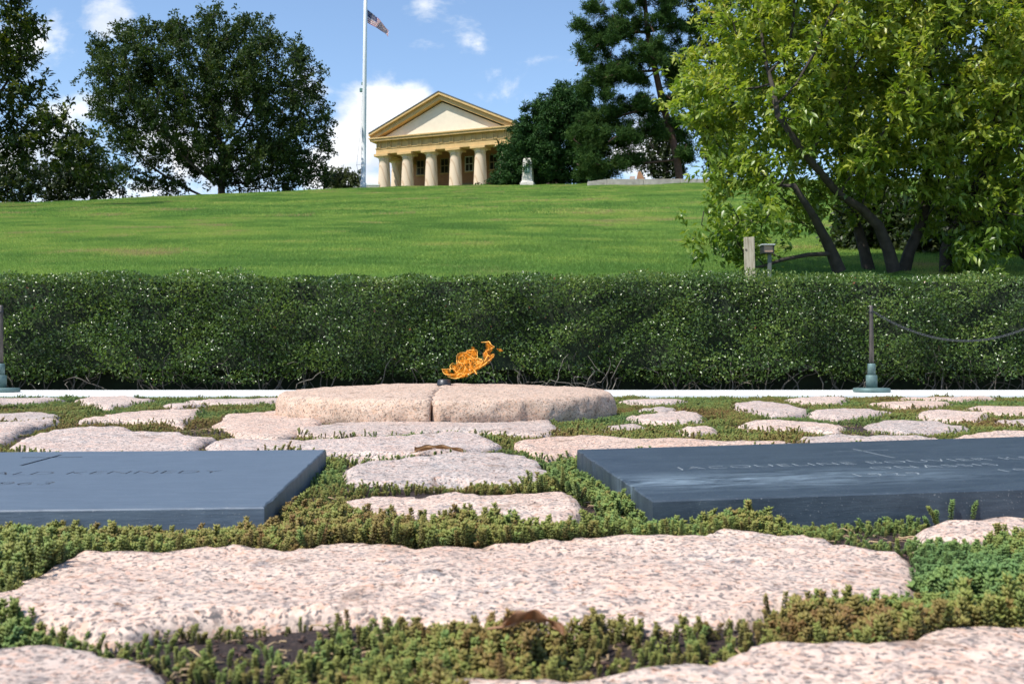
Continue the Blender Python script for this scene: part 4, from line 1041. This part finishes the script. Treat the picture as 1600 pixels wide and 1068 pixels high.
# flagpole and flag
def flagpole():
    d = 99; b = g3(567, d); root = empty('flagpole', b); zb = at_d(567, 291, d).z - b[2]
    H = at_d(572, -170, d).z - b[2]
    bm = bmesh.new(); lathe(bm, [(.30, -.2), (.30, zb + .3), (.235, zb + .34), (.23, zb + 5), (.19, zb + 12), (.14, H)], 20); from_bm('pole', bm, M['white'], root, True)
    bm = bmesh.new(); bmesh.ops.create_uvsphere(bm, u_segments=16, v_segments=10, radius=.24); o = from_bm('finial', bm, plain('gilt', (.6, .42, .12), .3, .1, 4, .9), root, True); o.location = (0, 0, H + .2)
    zc = at_d(567, 140, d).z - b[2]
    box_obj('cleat', -.46, -.16, -.12, .12, zc - .25, zc + .12, M['patina'], root, .03); box_obj('cleat', -.30, -.14, -.1, .1, zc + .45, zc + .7, M['patina'], root, .02)
    zs = at_d(567, 258, d).z - b[2]; zl = at_d(567, 285, d).z - b[2]
    rp = plain('halyard_rope', (.5, .52, .52), .8)
    tube_obj('halyard', [(np.array([[-.18, 0, zc + .6], [-.30, 0, (zc + zs) / 2], [-.66, 0, zs], [-.30, 0, zl]]), np.full(4, .018)), (np.array([[-.66, 0, zs], [-.2, 0, zs + .08]]), np.full(2, .015))], rp, root, 5)
    root.rotation_euler = (0, R(.55), 0)
    tag(root, 'tall white flagpole on the crest left of the columned house', 'flagpole')
    # flag at half-staff, hanging off the pole in a fold: thirteen stripes and a starred canton
    hoist = at_d(573.8, 15, d); root2 = empty('flag', hoist)
    red = plain('flag_red', (.42, .02, .035), .8, .08); wht = plain('flag_white', (.78, .76, .74), .8, .05); blu = plain('flag_blue', (.02, .035, .16), .8, .1)
    sc = d / F; top = [(574, 15), (583, 21), (592, 29), (600, 38), (605.5, 43)]; bot = [(574, 35.5), (583, 40), (592, 44), (600, 48), (605, 54)]
    def pt(u, v):
        a = np.array([np.interp(u, np.linspace(0, 1, 5), [p[0] for p in top]), np.interp(u, np.linspace(0, 1, 5), [p[1] for p in top])])
        c = np.array([np.interp(u, np.linspace(0, 1, 5), [p[0] for p in bot]), np.interp(u, np.linspace(0, 1, 5), [p[1] for p in bot])])
        q = a + (c - a) * v; w = .22 * math.sin(u * 9 + v * 2.2) * u ** .5 + .9 * u
        p = at_d(q[0], q[1], d); return Vector((p.x, p.y + w, p.z)) - hoist
    def patch(name, u0, u1, v0, v1, mat, nu=24, nv=3, off=0):
        bm = bmesh.new(); g = [[bm.verts.new(pt(u, v) + Vector((0, off, 0))) for v in np.linspace(v0, v1, nv)] for u in np.linspace(u0, u1, nu)]
        for i in range(nu - 1):
            for j in range(nv - 1): bm.faces.new((g[i][j], g[i + 1][j], g[i + 1][j + 1], g[i][j + 1]))
        ext = bmesh.ops.solidify(bm, geom=list(bm.faces), thickness=.01)
        return from_bm(name, bm, mat, root2, True)
    for k in range(13):
        u0 = .40 if k < 7 else 0
        patch('stripe', u0, 1, k / 13, (k + 1) / 13, red if k % 2 == 0 else wht)
    can = patch('canton', 0, .398, 0, 7 / 13, blu, 14, 8)
    bm = bmesh.new()
    for r_ in range(9):
        for c_ in range(6 if r_ % 2 == 0 else 5):
            u = .04 + (c_ + (0 if r_ % 2 == 0 else .5)) * .06; v = (r_ + .7) / 9.6 * 7 / 13; p = pt(u, v) + Vector((0, -.03, 0))
            vs_ = []
            for i in range(10):
                rr = .032 if i % 2 == 0 else .013; a_ = math.pi / 2 + i * math.pi / 5
                vs_.append(bm.verts.new((p.x + rr * math.cos(a_), p.y, p.z + rr * math.sin(a_))))
            bm.faces.new(vs_)
    tag(from_bm('stars', bm, wht, can), kind='stuff')
    tag(root2, 'red and white striped flag with a starred blue canton at half staff', 'flag')
flagpole()

# ------------------------------------------------------------------ wooden post, lamp, stanchions, chains
def wood():
    m, nt, b, L = mat_new('weathered_wood'); P = coord(nt, 'Object', (14, 14, 1.2))
    n = noise_n(nt, 3, 6, .65, P, .8); L(ramp(nt, n, [(.3, (.20, .16, .11)), (.5, (.38, .33, .25)), (.7, (.50, .45, .36))]), b.inputs['Base Color']); b.inputs['Roughness'].default_value = .85
    bump(nt, b, n, .5, .006); return m
def garden_bits():
    d = 12.2; p = at_d(1172.5, 371, d); z0 = hill(p.x, p.y); r = empty('wooden_post', (p.x, p.y, z0)); r.rotation_euler = (R(-1), R(-1.3), R(-14))
    w_ = 8.2 / F * d
    box_obj('post_body', -w_, w_, -w_, w_, -.2, p.z - z0, wood(), r, .006)
    bm = bmesh.new(); lathe(bm, [(.012, -.004), (.012, .004)], 12); k = from_bm('knot', bm, plain('knot', (.10, .07, .05), .8), r); k.rotation_euler = (math.pi / 2, 0, 0); k.location = (-w_ * .6, -w_ - .002, (p.z - z0) - .15)
    tag(r, 'short square weathered wooden post behind the hedge', 'post')
    d = 13.0; p = at_d(1198.5, 382, d); z0 = hill(p.x, p.y); r = empty('garden_lamp', (p.x, p.y, z0)); zt = p.z - z0; w_ = 9 / F * d; hh = 14 / F * d
    blk = plain('black_metal', (.02, .02, .02), .5)
    box_obj('post', .01, .05, -.02, .02, -.2, zt - hh + .002, plain('grey_stem', (.12, .13, .12), .7), r)
    box_obj('cap', -w_ - .012, w_ + .012, -.085, .085, zt - .016, zt, plain('lamp_cap', (.45, .46, .46), .4), r, .003)
    bm = bmesh.new()
    bx(bm, -w_, -w_ + .014, -.07, .07, zt - hh, zt - .017); bx(bm, w_ - .014, w_, -.07, .07, zt - hh, zt - .017); bx(bm, -w_ + .014, w_ - .014, .03, .07, zt - hh, zt - .017); bx(bm, -w_ + .014, w_ - .014, -.07, .03, zt - hh, zt - hh + .012)
    from_bm('housing', bm, blk, r)
    box_obj('lens', -w_ + .0145, w_ - .0145, -.058, .028, zt - hh + .0125, zt - .018, plain('lamp_lens', (.34, .22, .15), .3, .3, 12), r)
    tag(r, 'small black box lamp on a thin stem beside the wooden post', 'lamp')
garden_bits()
M['verdigris'] = plain('bronze_verdigris', (.13, .20, .19), .6, .3, 9, .35)
M['bronze'] = plain('bronze_brown', (.10, .085, .075), .5, .3, 12, .5)
def stanchion(px, label):
    p = at_z(px, 612.5, .012); k = p.y / F
    r = empty('chain_stanchion', (p.x, p.y, .012))
    bm = bmesh.new(); lathe(bm, [(25.5 * k, 0), (28 * k, .004), (28 * k, 5 * k), (27 * k, 6.6 * k), (10 * k, 7.2 * k)], 36); from_bm('base', bm, M['verdigris'], r, True)
    bm = bmesh.new(); lathe(bm, [(8.6 * k, 7 * k), (8.6 * k, 25.6 * k), (7.6 * k, 27 * k)], 24); from_bm('lower_sleeve', bm, M['verdigris'], r, True)
    bm = bmesh.new(); lathe(bm, [(6.0 * k, 26.5 * k), (6.0 * k, 43.5 * k), (5.2 * k, 44.8 * k)], 24); from_bm('upper_sleeve', bm, M['verdigris'], r, True)
    bm = bmesh.new(); lathe(bm, [(3.6 * k, 44 * k), (3.5 * k, 90 * k), (3.0 * k, 120 * k), (2.9 * k, 134 * k), (1.4 * k, 136 * k)], 20); sh = from_bm('shaft', bm, M['bronze'], r, True)
    bm = bmesh.new(); lathe(bm, [(3.7 * k, 124 * k), (3.9 * k, 124.5 * k), (3.9 * k, 126 * k), (3.7 * k, 126.5 * k)], 20); from_bm('collar', bm, M['iron'], sh, True)
    tag(r, label, 'stanchion', 'chain stanchions'); return r, p, k
rs_, pr_, kr = stanchion(1362, 'verdigris bronze chain stanchion on the kerb in front of the right part of the hedge')
ls_, pl_, kl = stanchion(1, 'dark chain stanchion cut by the left edge of the picture')
def chain(a, b, sag, label):
    a, b = np.array(a), np.array(b); n = 200; t = np.linspace(0, 1, n); P = a + (b - a) * t[:, None]; P[:, 2] -= sag * 4 * t * (1 - t)
    s = np.concatenate([[0], np.cumsum(np.linalg.norm(np.diff(P, axis=0), axis=1))]); pitch = .0185; m = int(s[-1] / pitch)
    bm = bmesh.new(); nr, ns = 10, 5
    for i in range(nr):
        an = 2 * math.pi * i / nr; cx = .0135 * math.cos(an); cy = .0075 * math.sin(an)
        for j in range(ns):
            b_ = 2 * math.pi * j / ns; rr = .0026
            bm.verts.new((cx + rr * math.cos(b_) * math.cos(an), cy + rr * math.cos(b_) * math.sin(an), rr * math.sin(b_)))
    bm.verts.ensure_lookup_table()
    for i in range(nr):
        for j in range(ns):
            i2, j2 = (i + 1) % nr, (j + 1) % ns
            bm.faces.new((bm.verts[i * ns + j], bm.verts[i2 * ns + j], bm.verts[i2 * ns + j2], bm.verts[i * ns + j2]))
    me = bpy.data.meshes.new('chain_link'); bm.to_mesh(me); bm.free()
    for p in me.polygons: p.use_smooth = True
    root = empty('chain', tuple(a)); mt = plain('chain_iron', (.085, .09, .09), .5, .3, 40, .5)
    for k in range(m):
        sk = (k + .5) * pitch; p = np.array([np.interp(sk, s, P[:, j]) for j in range(3)]); q = np.array([np.interp(min(sk + .01, s[-1]), s, P[:, j]) for j in range(3)]) - np.array([np.interp(max(sk - .01, 0), s, P[:, j]) for j in range(3)])
        o = link('chain_link', me, mt, root); o.location = tuple(p - a)
        o.rotation_euler = (Vector(q).to_track_quat('X', 'Z').to_matrix() @ Matrix.Rotation(math.pi / 4 + (math.pi / 2 if k % 2 else 0), 3, 'X')).to_euler()
    tag(root, label, 'chain'); return root
zr = pr_.z + 125.5 * kr
p2 = Vector((pr_.x + 1.36, pr_.y + .05, .012))
chain((pr_.x + .019, pr_.y, zr), (p2.x - .019, p2.y, zr), .205, 'dark iron chain sagging from the right stanchion out of the picture')
def copy_tree(o, parent=None):
    c = o.copy(); COL.objects.link(c)
    if parent is not None: c.parent = parent
    for ch_ in list(o.children): copy_tree(ch_, c)
    return c

# ------------------------------------------------------------------ dead leaves
def dead_leaf(px, py, z, L_, W_, col, curl, rz, label, tilt=(0, 0)):
    p = at_z(px, py, z); r = empty('fallen_leaf', tuple(p)); r.rotation_euler = (tilt[0], tilt[1], rz)
    m, nt, b, Lk = mat_new('dead_leaf'); n = noise_n(nt, 60, 4, .6, coord(nt))
    Lk(ramp(nt, n, [(.3, tuple(c * .7 for c in col)), (.7, col)]), b.inputs['Base Color']); b.inputs['Roughness'].default_value = .55
    bm = bmesh.new(); nu, nv = 20, 9; g = []
    for i in range(nu):
        u = i / (nu - 1); w = W_ * math.sin(math.pi * u ** .8) ** .75 + .0006; row = []
        for j in range(nv):
            v = j / (nv - 1) * 2 - 1
            row.append(bm.verts.new(((u - .5) * L_, v * w * .5 * math.cos(curl * v * .6), curl * .5 * W_ * (v * v) * (1 - .5 * u) * (1 if v > 0 else .35) + .010 * math.sin(u * 3.2) + .0018 * math.sin(u * 19 + v * 3))))
        g.append(row)
    for i in range(nu - 1):
        for j in range(nv - 1): bm.faces.new((g[i][j], g[i + 1][j], g[i + 1][j + 1], g[i][j + 1]))
    bmesh.ops.solidify(bm, geom=list(bm.faces), thickness=.0005)
    lf_ = from_bm('blade', bm, m, r, True)
    tube_obj('midrib', [(np.array([[(u - .5) * L_ * 1.0 - (.012 if u == 0 else 0), 0, .010 * math.sin(u * 3.2) - .0008] for u in np.linspace(0, 1, 10)]), np.linspace(.0011, .0004, 10))], m, r, 5)
    tag(r, label, 'leaf', 'fallen leaves')
dead_leaf(832, 985, .028, .052, .026, (.40, .20, .10), .9, R(-14), 'curled brown dead leaf lying on the sedum in front of the long stone', (R(-38), 0))
dead_leaf(686, 706, .012, .125, .030, (.46, .27, .13), 1.0, R(10), 'long tan dead leaf lying on the stone between the two slate slabs', (R(-15), 0))

# ------------------------------------------------------------------ sedum and litter (ground cover)
def sprig(name, h, rad, whorls, per, seed):
    """a stubby shoot: tight whorls of tiny fleshy leaves, domed at the tip"""
    rg = np.random.default_rng(seed); V, Fc, T = [], [], []
    def leaf(c, a, l, w, t):
        a = a / np.linalg.norm(a); b = np.cross(a, [0, 0, 1.0]); nb = np.linalg.norm(b); b = b / nb if nb > 1e-3 else np.array([1., 0, 0]); u = np.cross(b, a)
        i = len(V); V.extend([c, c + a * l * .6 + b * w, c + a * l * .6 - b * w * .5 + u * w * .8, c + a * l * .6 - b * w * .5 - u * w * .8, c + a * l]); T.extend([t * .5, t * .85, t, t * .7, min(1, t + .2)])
        for q in ((0, 2, 1), (0, 3, 2), (0, 1, 3), (4, 1, 2), (4, 2, 3), (4, 3, 1)): Fc.append([i + k for k in q])
    bend = rg.normal(size=2) * h * .16
    for k in range(whorls):
        t = k / max(1, whorls - 1); z = h * (.12 + .76 * t); cen = np.array([bend[0] * t * t, bend[1] * t * t, z])
        rise = .5 + .8 * t ** 1.5; ln = rad * math.hypot(1, rise) * (.72 + .35 * math.sin(math.pi * min(1, .2 + .75 * t)))
        for j in range(per):
            an = 2 * math.pi * (j + .5 * (k % 2)) / per + rg.normal() * .25
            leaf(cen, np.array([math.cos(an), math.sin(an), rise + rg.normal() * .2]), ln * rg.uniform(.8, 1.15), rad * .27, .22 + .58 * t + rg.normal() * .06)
    for j in range(7): leaf(np.array([bend[0], bend[1], h * .86]), np.array([rg.normal() * .5, rg.normal() * .5, 1.0]), rad * rg.uniform(.6, 1.0), rad * .26, .9)
    i = len(V); sr = rad * .16
    for (x, y, z) in ((0, 0, 0), (bend[0], bend[1], h * .9)):
        for a in (0, 2.1, 4.2): V.append(np.array([x + sr * math.cos(a), y + sr * math.sin(a), z])); T.append(.1)
    for a in range(3): b2 = (a + 1) % 3; Fc.append([i + a, i + b2, i + 3 + b2]); Fc.append([i + a, i + 3 + b2, i + 3 + a])
    return mesh_np(name, np.array(V), np.array(Fc), np.clip(T, 0, 1), smooth=False)
def sedum_mat():
    m, nt, b, L = mat_new('sedum'); a = nt.nodes.new('ShaderNodeAttribute'); a.attribute_name = 'tone'
    i = nt.nodes.new('ShaderNodeAttribute'); i.attribute_type = 'INSTANCER'; i.attribute_name = 'hue'
    c = ramp(nt, i.outputs['Fac'], [(0, (.25, .15, .055)), (.2, (.27, .22, .065)), (.45, (.255, .285, .07)), (.72, (.19, .285, .08)), (1, (.15, .265, .09))])
    s = ramp(nt, a.outputs['Fac'], [(0, (.22, .19, .18)), (.5, (.68, .70, .62)), (1, (1.4, 1.34, 1.2))])  # leaf bases darkened as painted shade between the shoots, tips paler
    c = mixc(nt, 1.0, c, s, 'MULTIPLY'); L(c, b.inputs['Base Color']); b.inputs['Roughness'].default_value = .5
    b.inputs['Subsurface Weight'].default_value = 0
    t = nt.nodes.new('ShaderNodeBsdfTranslucent'); L(mixc(nt, 1.0, c, (1.1, 1.2, .6), 'MULTIPLY'), t.inputs[0])
    mx = nt.nodes.new('ShaderNodeMixShader'); mx.inputs[0].default_value = .22; L(b.outputs[0], mx.inputs[1]); L(t.outputs[0], mx.inputs[2])
    L(mx.outputs[0], nt.nodes['Material Output'].inputs[0]); return m
def scatter(name, pts, rot, scl, idx, hue, protos, label, cat):
    colp = bpy.data.collections.new(name + '_pieces')
    for k, me in enumerate(protos): o = bpy.data.objects.new('%s_piece_%02d' % (name, k), me); colp.objects.link(o)
    me = bpy.data.meshes.new(name); me.vertices.add(len(pts)); me.vertices.foreach_set('co', np.asarray(pts, np.float32).ravel())
    for nm, ty, d in (('rot', 'FLOAT_VECTOR', rot), ('scl', 'FLOAT', scl), ('idx', 'INT', idx), ('hue', 'FLOAT', hue)):
        a = me.attributes.new(nm, ty, 'POINT')
        if ty == 'FLOAT_VECTOR': a.data.foreach_set('vector', np.asarray(d, np.float32).ravel())
        elif ty == 'INT': a.data.foreach_set('value', np.asarray(d, np.int32))
        else: a.data.foreach_set('value', np.asarray(d, np.float32))
    me.update(); ob = link(name, me)
    ng = bpy.data.node_groups.new(name, 'GeometryNodeTree')
    ng.interface.new_socket('Geometry', in_out='INPUT', socket_type='NodeSocketGeometry'); ng.interface.new_socket('Geometry', in_out='OUTPUT', socket_type='NodeSocketGeometry')
    gi = ng.nodes.new('NodeGroupInput'); go = ng.nodes.new('NodeGroupOutput'); ip = ng.nodes.new('GeometryNodeInstanceOnPoints'); ci = ng.nodes.new('GeometryNodeCollectionInfo')
    ci.inputs['Collection'].default_value = colp; ci.inputs['Separate Children'].default_value = True; ci.inputs['Reset Children'].default_value = True
    def na(nm, ty):
        n = ng.nodes.new('GeometryNodeInputNamedAttribute'); n.data_type = ty; n.inputs['Name'].default_value = nm; return n.outputs['Attribute']
    mp = ng.nodes.new('GeometryNodeMeshToPoints')
    l = ng.links.new; l(gi.outputs[0], mp.inputs['Mesh']); l(mp.outputs[0], ip.inputs['Points']); l(ci.outputs[0], ip.inputs['Instance']); ip.inputs['Pick Instance'].default_value = True
    l(na('idx', 'INT'), ip.inputs['Instance Index']); l(na('rot', 'FLOAT_VECTOR'), ip.inputs['Rotation']); l(na('scl', 'FLOAT'), ip.inputs['Scale']); l(ip.outputs[0], go.inputs[0])
    md = ob.modifiers.new('scatter', 'NODES'); md.node_group = ng
    tag(ob, label, cat, kind='stuff'); return ob
def ground_cover():
    bands = [(.55, 1.4, 19000), (1.4, 2.4, 15000), (2.4, 4.0, 9500), (4.0, 6.74, 6000)]
    PT, DN = [], []
    for y0, y1, den in bands:
        hw = .56 * y1 + .55; n = int(den * (y1 - y0) * 2 * hw); P = np.stack([rng.uniform(-hw, hw, n), rng.uniform(y0, y1, n)], 1); PT.append(P); DN.append(np.full(n, den))
    P = np.concatenate(PT); keep = np.abs(P[:, 0]) < .5 * P[:, 1] + .75
    P = P[keep]; inside = np.zeros(len(P), bool); near = np.full(len(P), 9.0)
    for poly in STONES + SLABS + [FLAME_C]:
        A = np.array(poly); lo, hi = A.min(0) - .05, A.max(0) + .05
        s = np.where((P[:, 0] > lo[0]) & (P[:, 0] < hi[0]) & (P[:, 1] > lo[1]) & (P[:, 1] < hi[1]))[0]
        if len(s) == 0: continue
        ins = in_poly(P[s], poly); d = poly_dist(P[s], poly); over = ins & (d > .003 + .010 * rng.uniform(0, 1, len(s)) ** 4)
        if poly in SLABS or poly is FLAME_C: over = ins | (d < .008)
        inside[s] |= over; near[s] = np.minimum(near[s], np.where(ins, 0, d))
    P, near = P[~inside], near[~inside]
    # bare soil: noise patches and the ones seen in the photo
    nz = noise_at(P, lambda x, y: frac(x * 4.4, y * 2.8, 4.2, 3), .04); hz = noise_at(P, lambda x, y: frac(x * 1.9, y * 1.3, 9.7, 3), .05)
    bare = np.clip((nz - .30) / .18, 0, 1)
    for (px, py, rx, ry) in BARE:
        c = at_z(px, py, -.02); bare = np.maximum(bare, np.clip(1.35 - np.hypot((P[:, 0] - c.x) / rx, (P[:, 1] - c.y) / ry) + .35 * nz, 0, 1))
    k = rng.uniform(0, 1, len(P)) > bare * .97; P, near, nz, hz = P[k], near[k], nz[k], hz[k]; n = len(P)
    d = P[:, 1]
    hue = np.clip(.47 + .55 * hz + rng.normal(size=n) * .14 + .03 * np.clip(d - 3.2, 0, 2), 0, 1)
    for (px, py, rx, ry, am) in ((1530, 885, .16, .12, .4), (560, 1010, .10, .07, .25), (480, 745, .07, .2, .22), (1300, 975, .2, .06, -.28), (700, 1000, .1, .06, -.12), (960, 745, .06, .16, .2), (1140, 680, .15, .35, .2), (290, 650, .2, .4, .15), (700, 830, .25, .05, -.1)):
        c = at_z(px, py); hue += am * np.clip(1.3 - np.hypot((P[:, 0] - c.x) / rx, (P[:, 1] - c.y) / ry), 0, 1)
    hue = np.clip(hue, 0, 1)
    bare = bare[k]; wide = np.zeros(n)
    for (px, py, rx, ry) in BARE:
        c = at_z(px, py - 4, -.01); wide = np.maximum(wide, np.clip(2.1 - np.hypot((P[:, 0] - c.x) / rx, (P[:, 1] - c.y) / (ry * 1.15)), 0, 1))
    tall = np.clip(.5 + .8 * noise_at(P, lambda x, y: mnoise.noise(Vector((x * 7, y * 7, 1.0))), .03), 0, 1)
    u = rng.uniform(0, 1, n); idx = np.where(u < .34, 0, np.where(u < .62, 1, np.where(u < .84, 2, np.where(u < .95, 3, 4))))
    idx = np.where((tall > .70) & (u > .90) & (wide < .1), 5, idx)
    scl = (.62 + .55 * tall) * rng.uniform(.78, 1.2, n) * np.interp(d, [0, 1.15, 1.9, 3.0, 7], [1.22, 1.18, 1.02, .76, .70])
    scl *= np.interp(near, [0, .012, .05], [.80, .92, 1.0]) * (1 - .48 * wide)
    ok = ~((near < .001) & (wide > .2)); P, near, scl, idx, hue, n = P[ok], near[ok], scl[ok], idx[ok], hue[ok], int(ok.sum())
    z = soil_z(P[:, 0], P[:, 1]) + np.where(near < .001, .016, 0) - .002
    rot = np.stack([rng.normal(size=n) * .22, rng.normal(size=n) * .22, rng.uniform(0, 6.28, n)], 1)
    # crumbs of soil, grit and dead stems on the bare earth and blown onto the stones
    n2 = 60000; Q = np.stack([rng.uniform(-3.2, 3.2, n2), .6 + 5 * rng.uniform(0, 1, n2) ** 1.7], 1); Q = Q[np.abs(Q[:, 0]) < .5 * Q[:, 1] + .4]
    on = np.zeros(len(Q), bool); bad = np.zeros(len(Q), bool); ed = np.full(len(Q), 9.)
    for poly in STONES:
        ins = in_poly(Q, poly); on |= ins; ed = np.where(ins, poly_dist(Q, poly), ed)
    for poly in SLABS + [FLAME_C]: bad |= in_poly(Q, poly)
    cz = np.array([mnoise.fractal(Vector((x * 5, y * 5, 20)), 1, 2, 3) for x, y in Q])
    keep = ~bad & (~on | ((cz > .36) & (rng.uniform(0, 1, len(Q)) < .35)) | (ed < .03) & (rng.uniform(0, 1, len(Q)) < .2)); Q, on, ed = Q[keep], on[keep], ed[keep]; m = len(Q)
    bvz = soil_z(Q[:, 0], Q[:, 1]) + .003
    # height on the stones by casting down
    dg = bpy.context.evaluated_depsgraph_get(); dg.update()
    for i in np.where(on)[0]:
        hit, loc, *_ = scene.ray_cast(dg, Vector((Q[i, 0], Q[i, 1], .045)), Vector((0, 0, -1)), distance=.2)
        bvz[i] = loc.z + .0006 if hit else .0
    def crumb(sd):
        bm = bmesh.new(); bmesh.ops.create_icosphere(bm, subdivisions=1, radius=.0024); rg = random.Random(sd)
        for v in bm.verts: v.co = Vector((v.co.x * 1.3, v.co.y * .9, v.co.z * .6)) * rg.uniform(.6, 1.2)
        me = bpy.data.meshes.new('soil_crumb'); bm.to_mesh(me); bm.free(); me.materials.append(M['crumb']); return me
    def straw(sd):
        rg = np.random.default_rng(sd); p = np.cumsum(np.concatenate([[[0, 0, 0.001]], rg.normal(size=(5, 3)) * [.004, .004, .0012] + [.0045, 0, .0002]]), 0); p[:, 2] = np.abs(p[:, 2]); v, f = tubes_np([(p, np.linspace(.0009, .0005, 6))], 4)
        me = mesh_np('dead_stem', v, f); me.materials.append(M['straw']); return me
    M['crumb'] = plain('soil_crumb', (.075, .042, .03), .9, .5, 200); M['straw'] = plain('dead_stem', (.36, .25, .14), .8, .3, 90)
    protos2 = [crumb(1), crumb(2), crumb(3), straw(4), straw(5)]
    uu = rng.uniform(0, 1, m); ii = np.where(uu < .3, 0, np.where(uu < .6, 1, np.where(on | (uu < .84), 2, np.where(uu < .92, 3, 4))))
    scatter('soil_litter', np.concatenate([Q, bvz[:, None]], 1), np.stack([np.zeros(m), np.zeros(m), rng.uniform(0, 6.28, m)], 1), rng.uniform(.35, 1.1, m) * np.where(on, .62, 1.5), ii, np.zeros(m), protos2, 'dark soil crumbs and dead stems on the bare earth and the stones', 'soil')
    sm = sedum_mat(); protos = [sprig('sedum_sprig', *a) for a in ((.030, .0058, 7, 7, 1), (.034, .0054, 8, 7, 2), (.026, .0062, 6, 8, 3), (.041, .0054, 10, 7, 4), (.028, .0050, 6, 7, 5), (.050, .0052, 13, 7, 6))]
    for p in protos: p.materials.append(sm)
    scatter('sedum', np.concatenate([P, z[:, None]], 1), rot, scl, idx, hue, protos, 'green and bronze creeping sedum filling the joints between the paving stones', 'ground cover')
ground_cover()

def grass():
    m, nt, b, L = mat_new('grass_blade'); i = nt.nodes.new('ShaderNodeAttribute'); i.attribute_type = 'INSTANCER'; i.attribute_name = 'hue'
    a = nt.nodes.new('ShaderNodeAttribute'); a.attribute_name = 'tone'
    c = ramp(nt, i.outputs['Fac'], [(0, (.15, .29, .065)), (.4, (.26, .42, .09)), (.75, (.42, .53, .12)), (.9, (.50, .50, .15)), (1, (.48, .38, .18))])
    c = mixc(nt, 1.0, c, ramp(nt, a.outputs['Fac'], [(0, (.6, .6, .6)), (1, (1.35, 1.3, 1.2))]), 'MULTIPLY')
    L(c, b.inputs['Base Color']); b.inputs['Roughness'].default_value = .6; b.inputs['Specular IOR Level'].default_value = .25
    t = nt.nodes.new('ShaderNodeBsdfTranslucent'); L(c, t.inputs[0]); mx = nt.nodes.new('ShaderNodeMixShader'); mx.inputs[0].default_value = .35
    L(b.outputs[0], mx.inputs[1]); L(t.outputs[0], mx.inputs[2]); L(mx.outputs[0], nt.nodes['Material Output'].inputs[0])
    protos = []
    for k, (half, nb, h, w) in enumerate(((.30, 420, .040, .0035), (.30, 420, .032, .0035), (.65, 420, .055, .010), (.65, 420, .045, .010))):
        x = rng.uniform(-half, half, (nb, 2)); z0 = np.zeros(nb); C = np.stack([x[:, 0], x[:, 1], z0 - .006], 1)
        A = unit(nb) * .55 + [0, 0, 1.0]; B = unit(nb); B[:, 2] = 0; B /= np.linalg.norm(B, axis=1)[:, None]; hh = h * rng.uniform(.5, 1.25, nb)[:, None]
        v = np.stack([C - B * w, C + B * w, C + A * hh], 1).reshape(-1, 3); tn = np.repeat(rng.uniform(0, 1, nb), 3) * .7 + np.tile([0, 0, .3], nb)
        me = mesh_np('grass_patch', v, np.arange(nb * 3).reshape(-1, 3), tn, False); me.materials.append(m); protos.append(me)
    P, I = [], []
    for (y0, y1, sp, ids) in ((9.2, 34, .36, (0, 1)), (34, 112, .80, (2, 3))):
        y = y0
        while y < y1:
            hw = .53 * y + 2.5; xs_ = np.arange(-hw, hw, sp); P.append(np.stack([xs_ + rng.uniform(-.3, .3, len(xs_)) * sp, np.full(len(xs_), y) + rng.uniform(-.4, .4, len(xs_)) * sp], 1)); I.append(rng.integers(ids[0], ids[1] + 1, len(xs_))); y += sp
    P = np.concatenate(P); I = np.concatenate(I); n = len(P); Z = hill_np(P[:, 0], P[:, 1])
    e = .05; sx = (hill_np(P[:, 0] + e, P[:, 1]) - Z) / e; sy = (hill_np(P[:, 0], P[:, 1] + e) - Z) / e
    nz = noise_at(P, lambda x, y: .5 * frac(x * .16, y * .22, 3, 3) + .55 * frac(x * .5, y * 1.3, 8, 3), .35)
    dry = noise_at(P, lambda x, y: frac(x * .40, y * .45, 31, 4), .35)
    hue = np.clip(.38 + 1.2 * nz + .13 * rng.normal(size=n) + .6 * np.clip((dry - .42) / .2, 0, 1), 0, 1)
    rz = np.zeros(n)
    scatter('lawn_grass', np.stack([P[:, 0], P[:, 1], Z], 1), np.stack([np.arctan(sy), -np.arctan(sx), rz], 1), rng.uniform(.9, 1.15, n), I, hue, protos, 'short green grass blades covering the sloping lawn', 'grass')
grass()
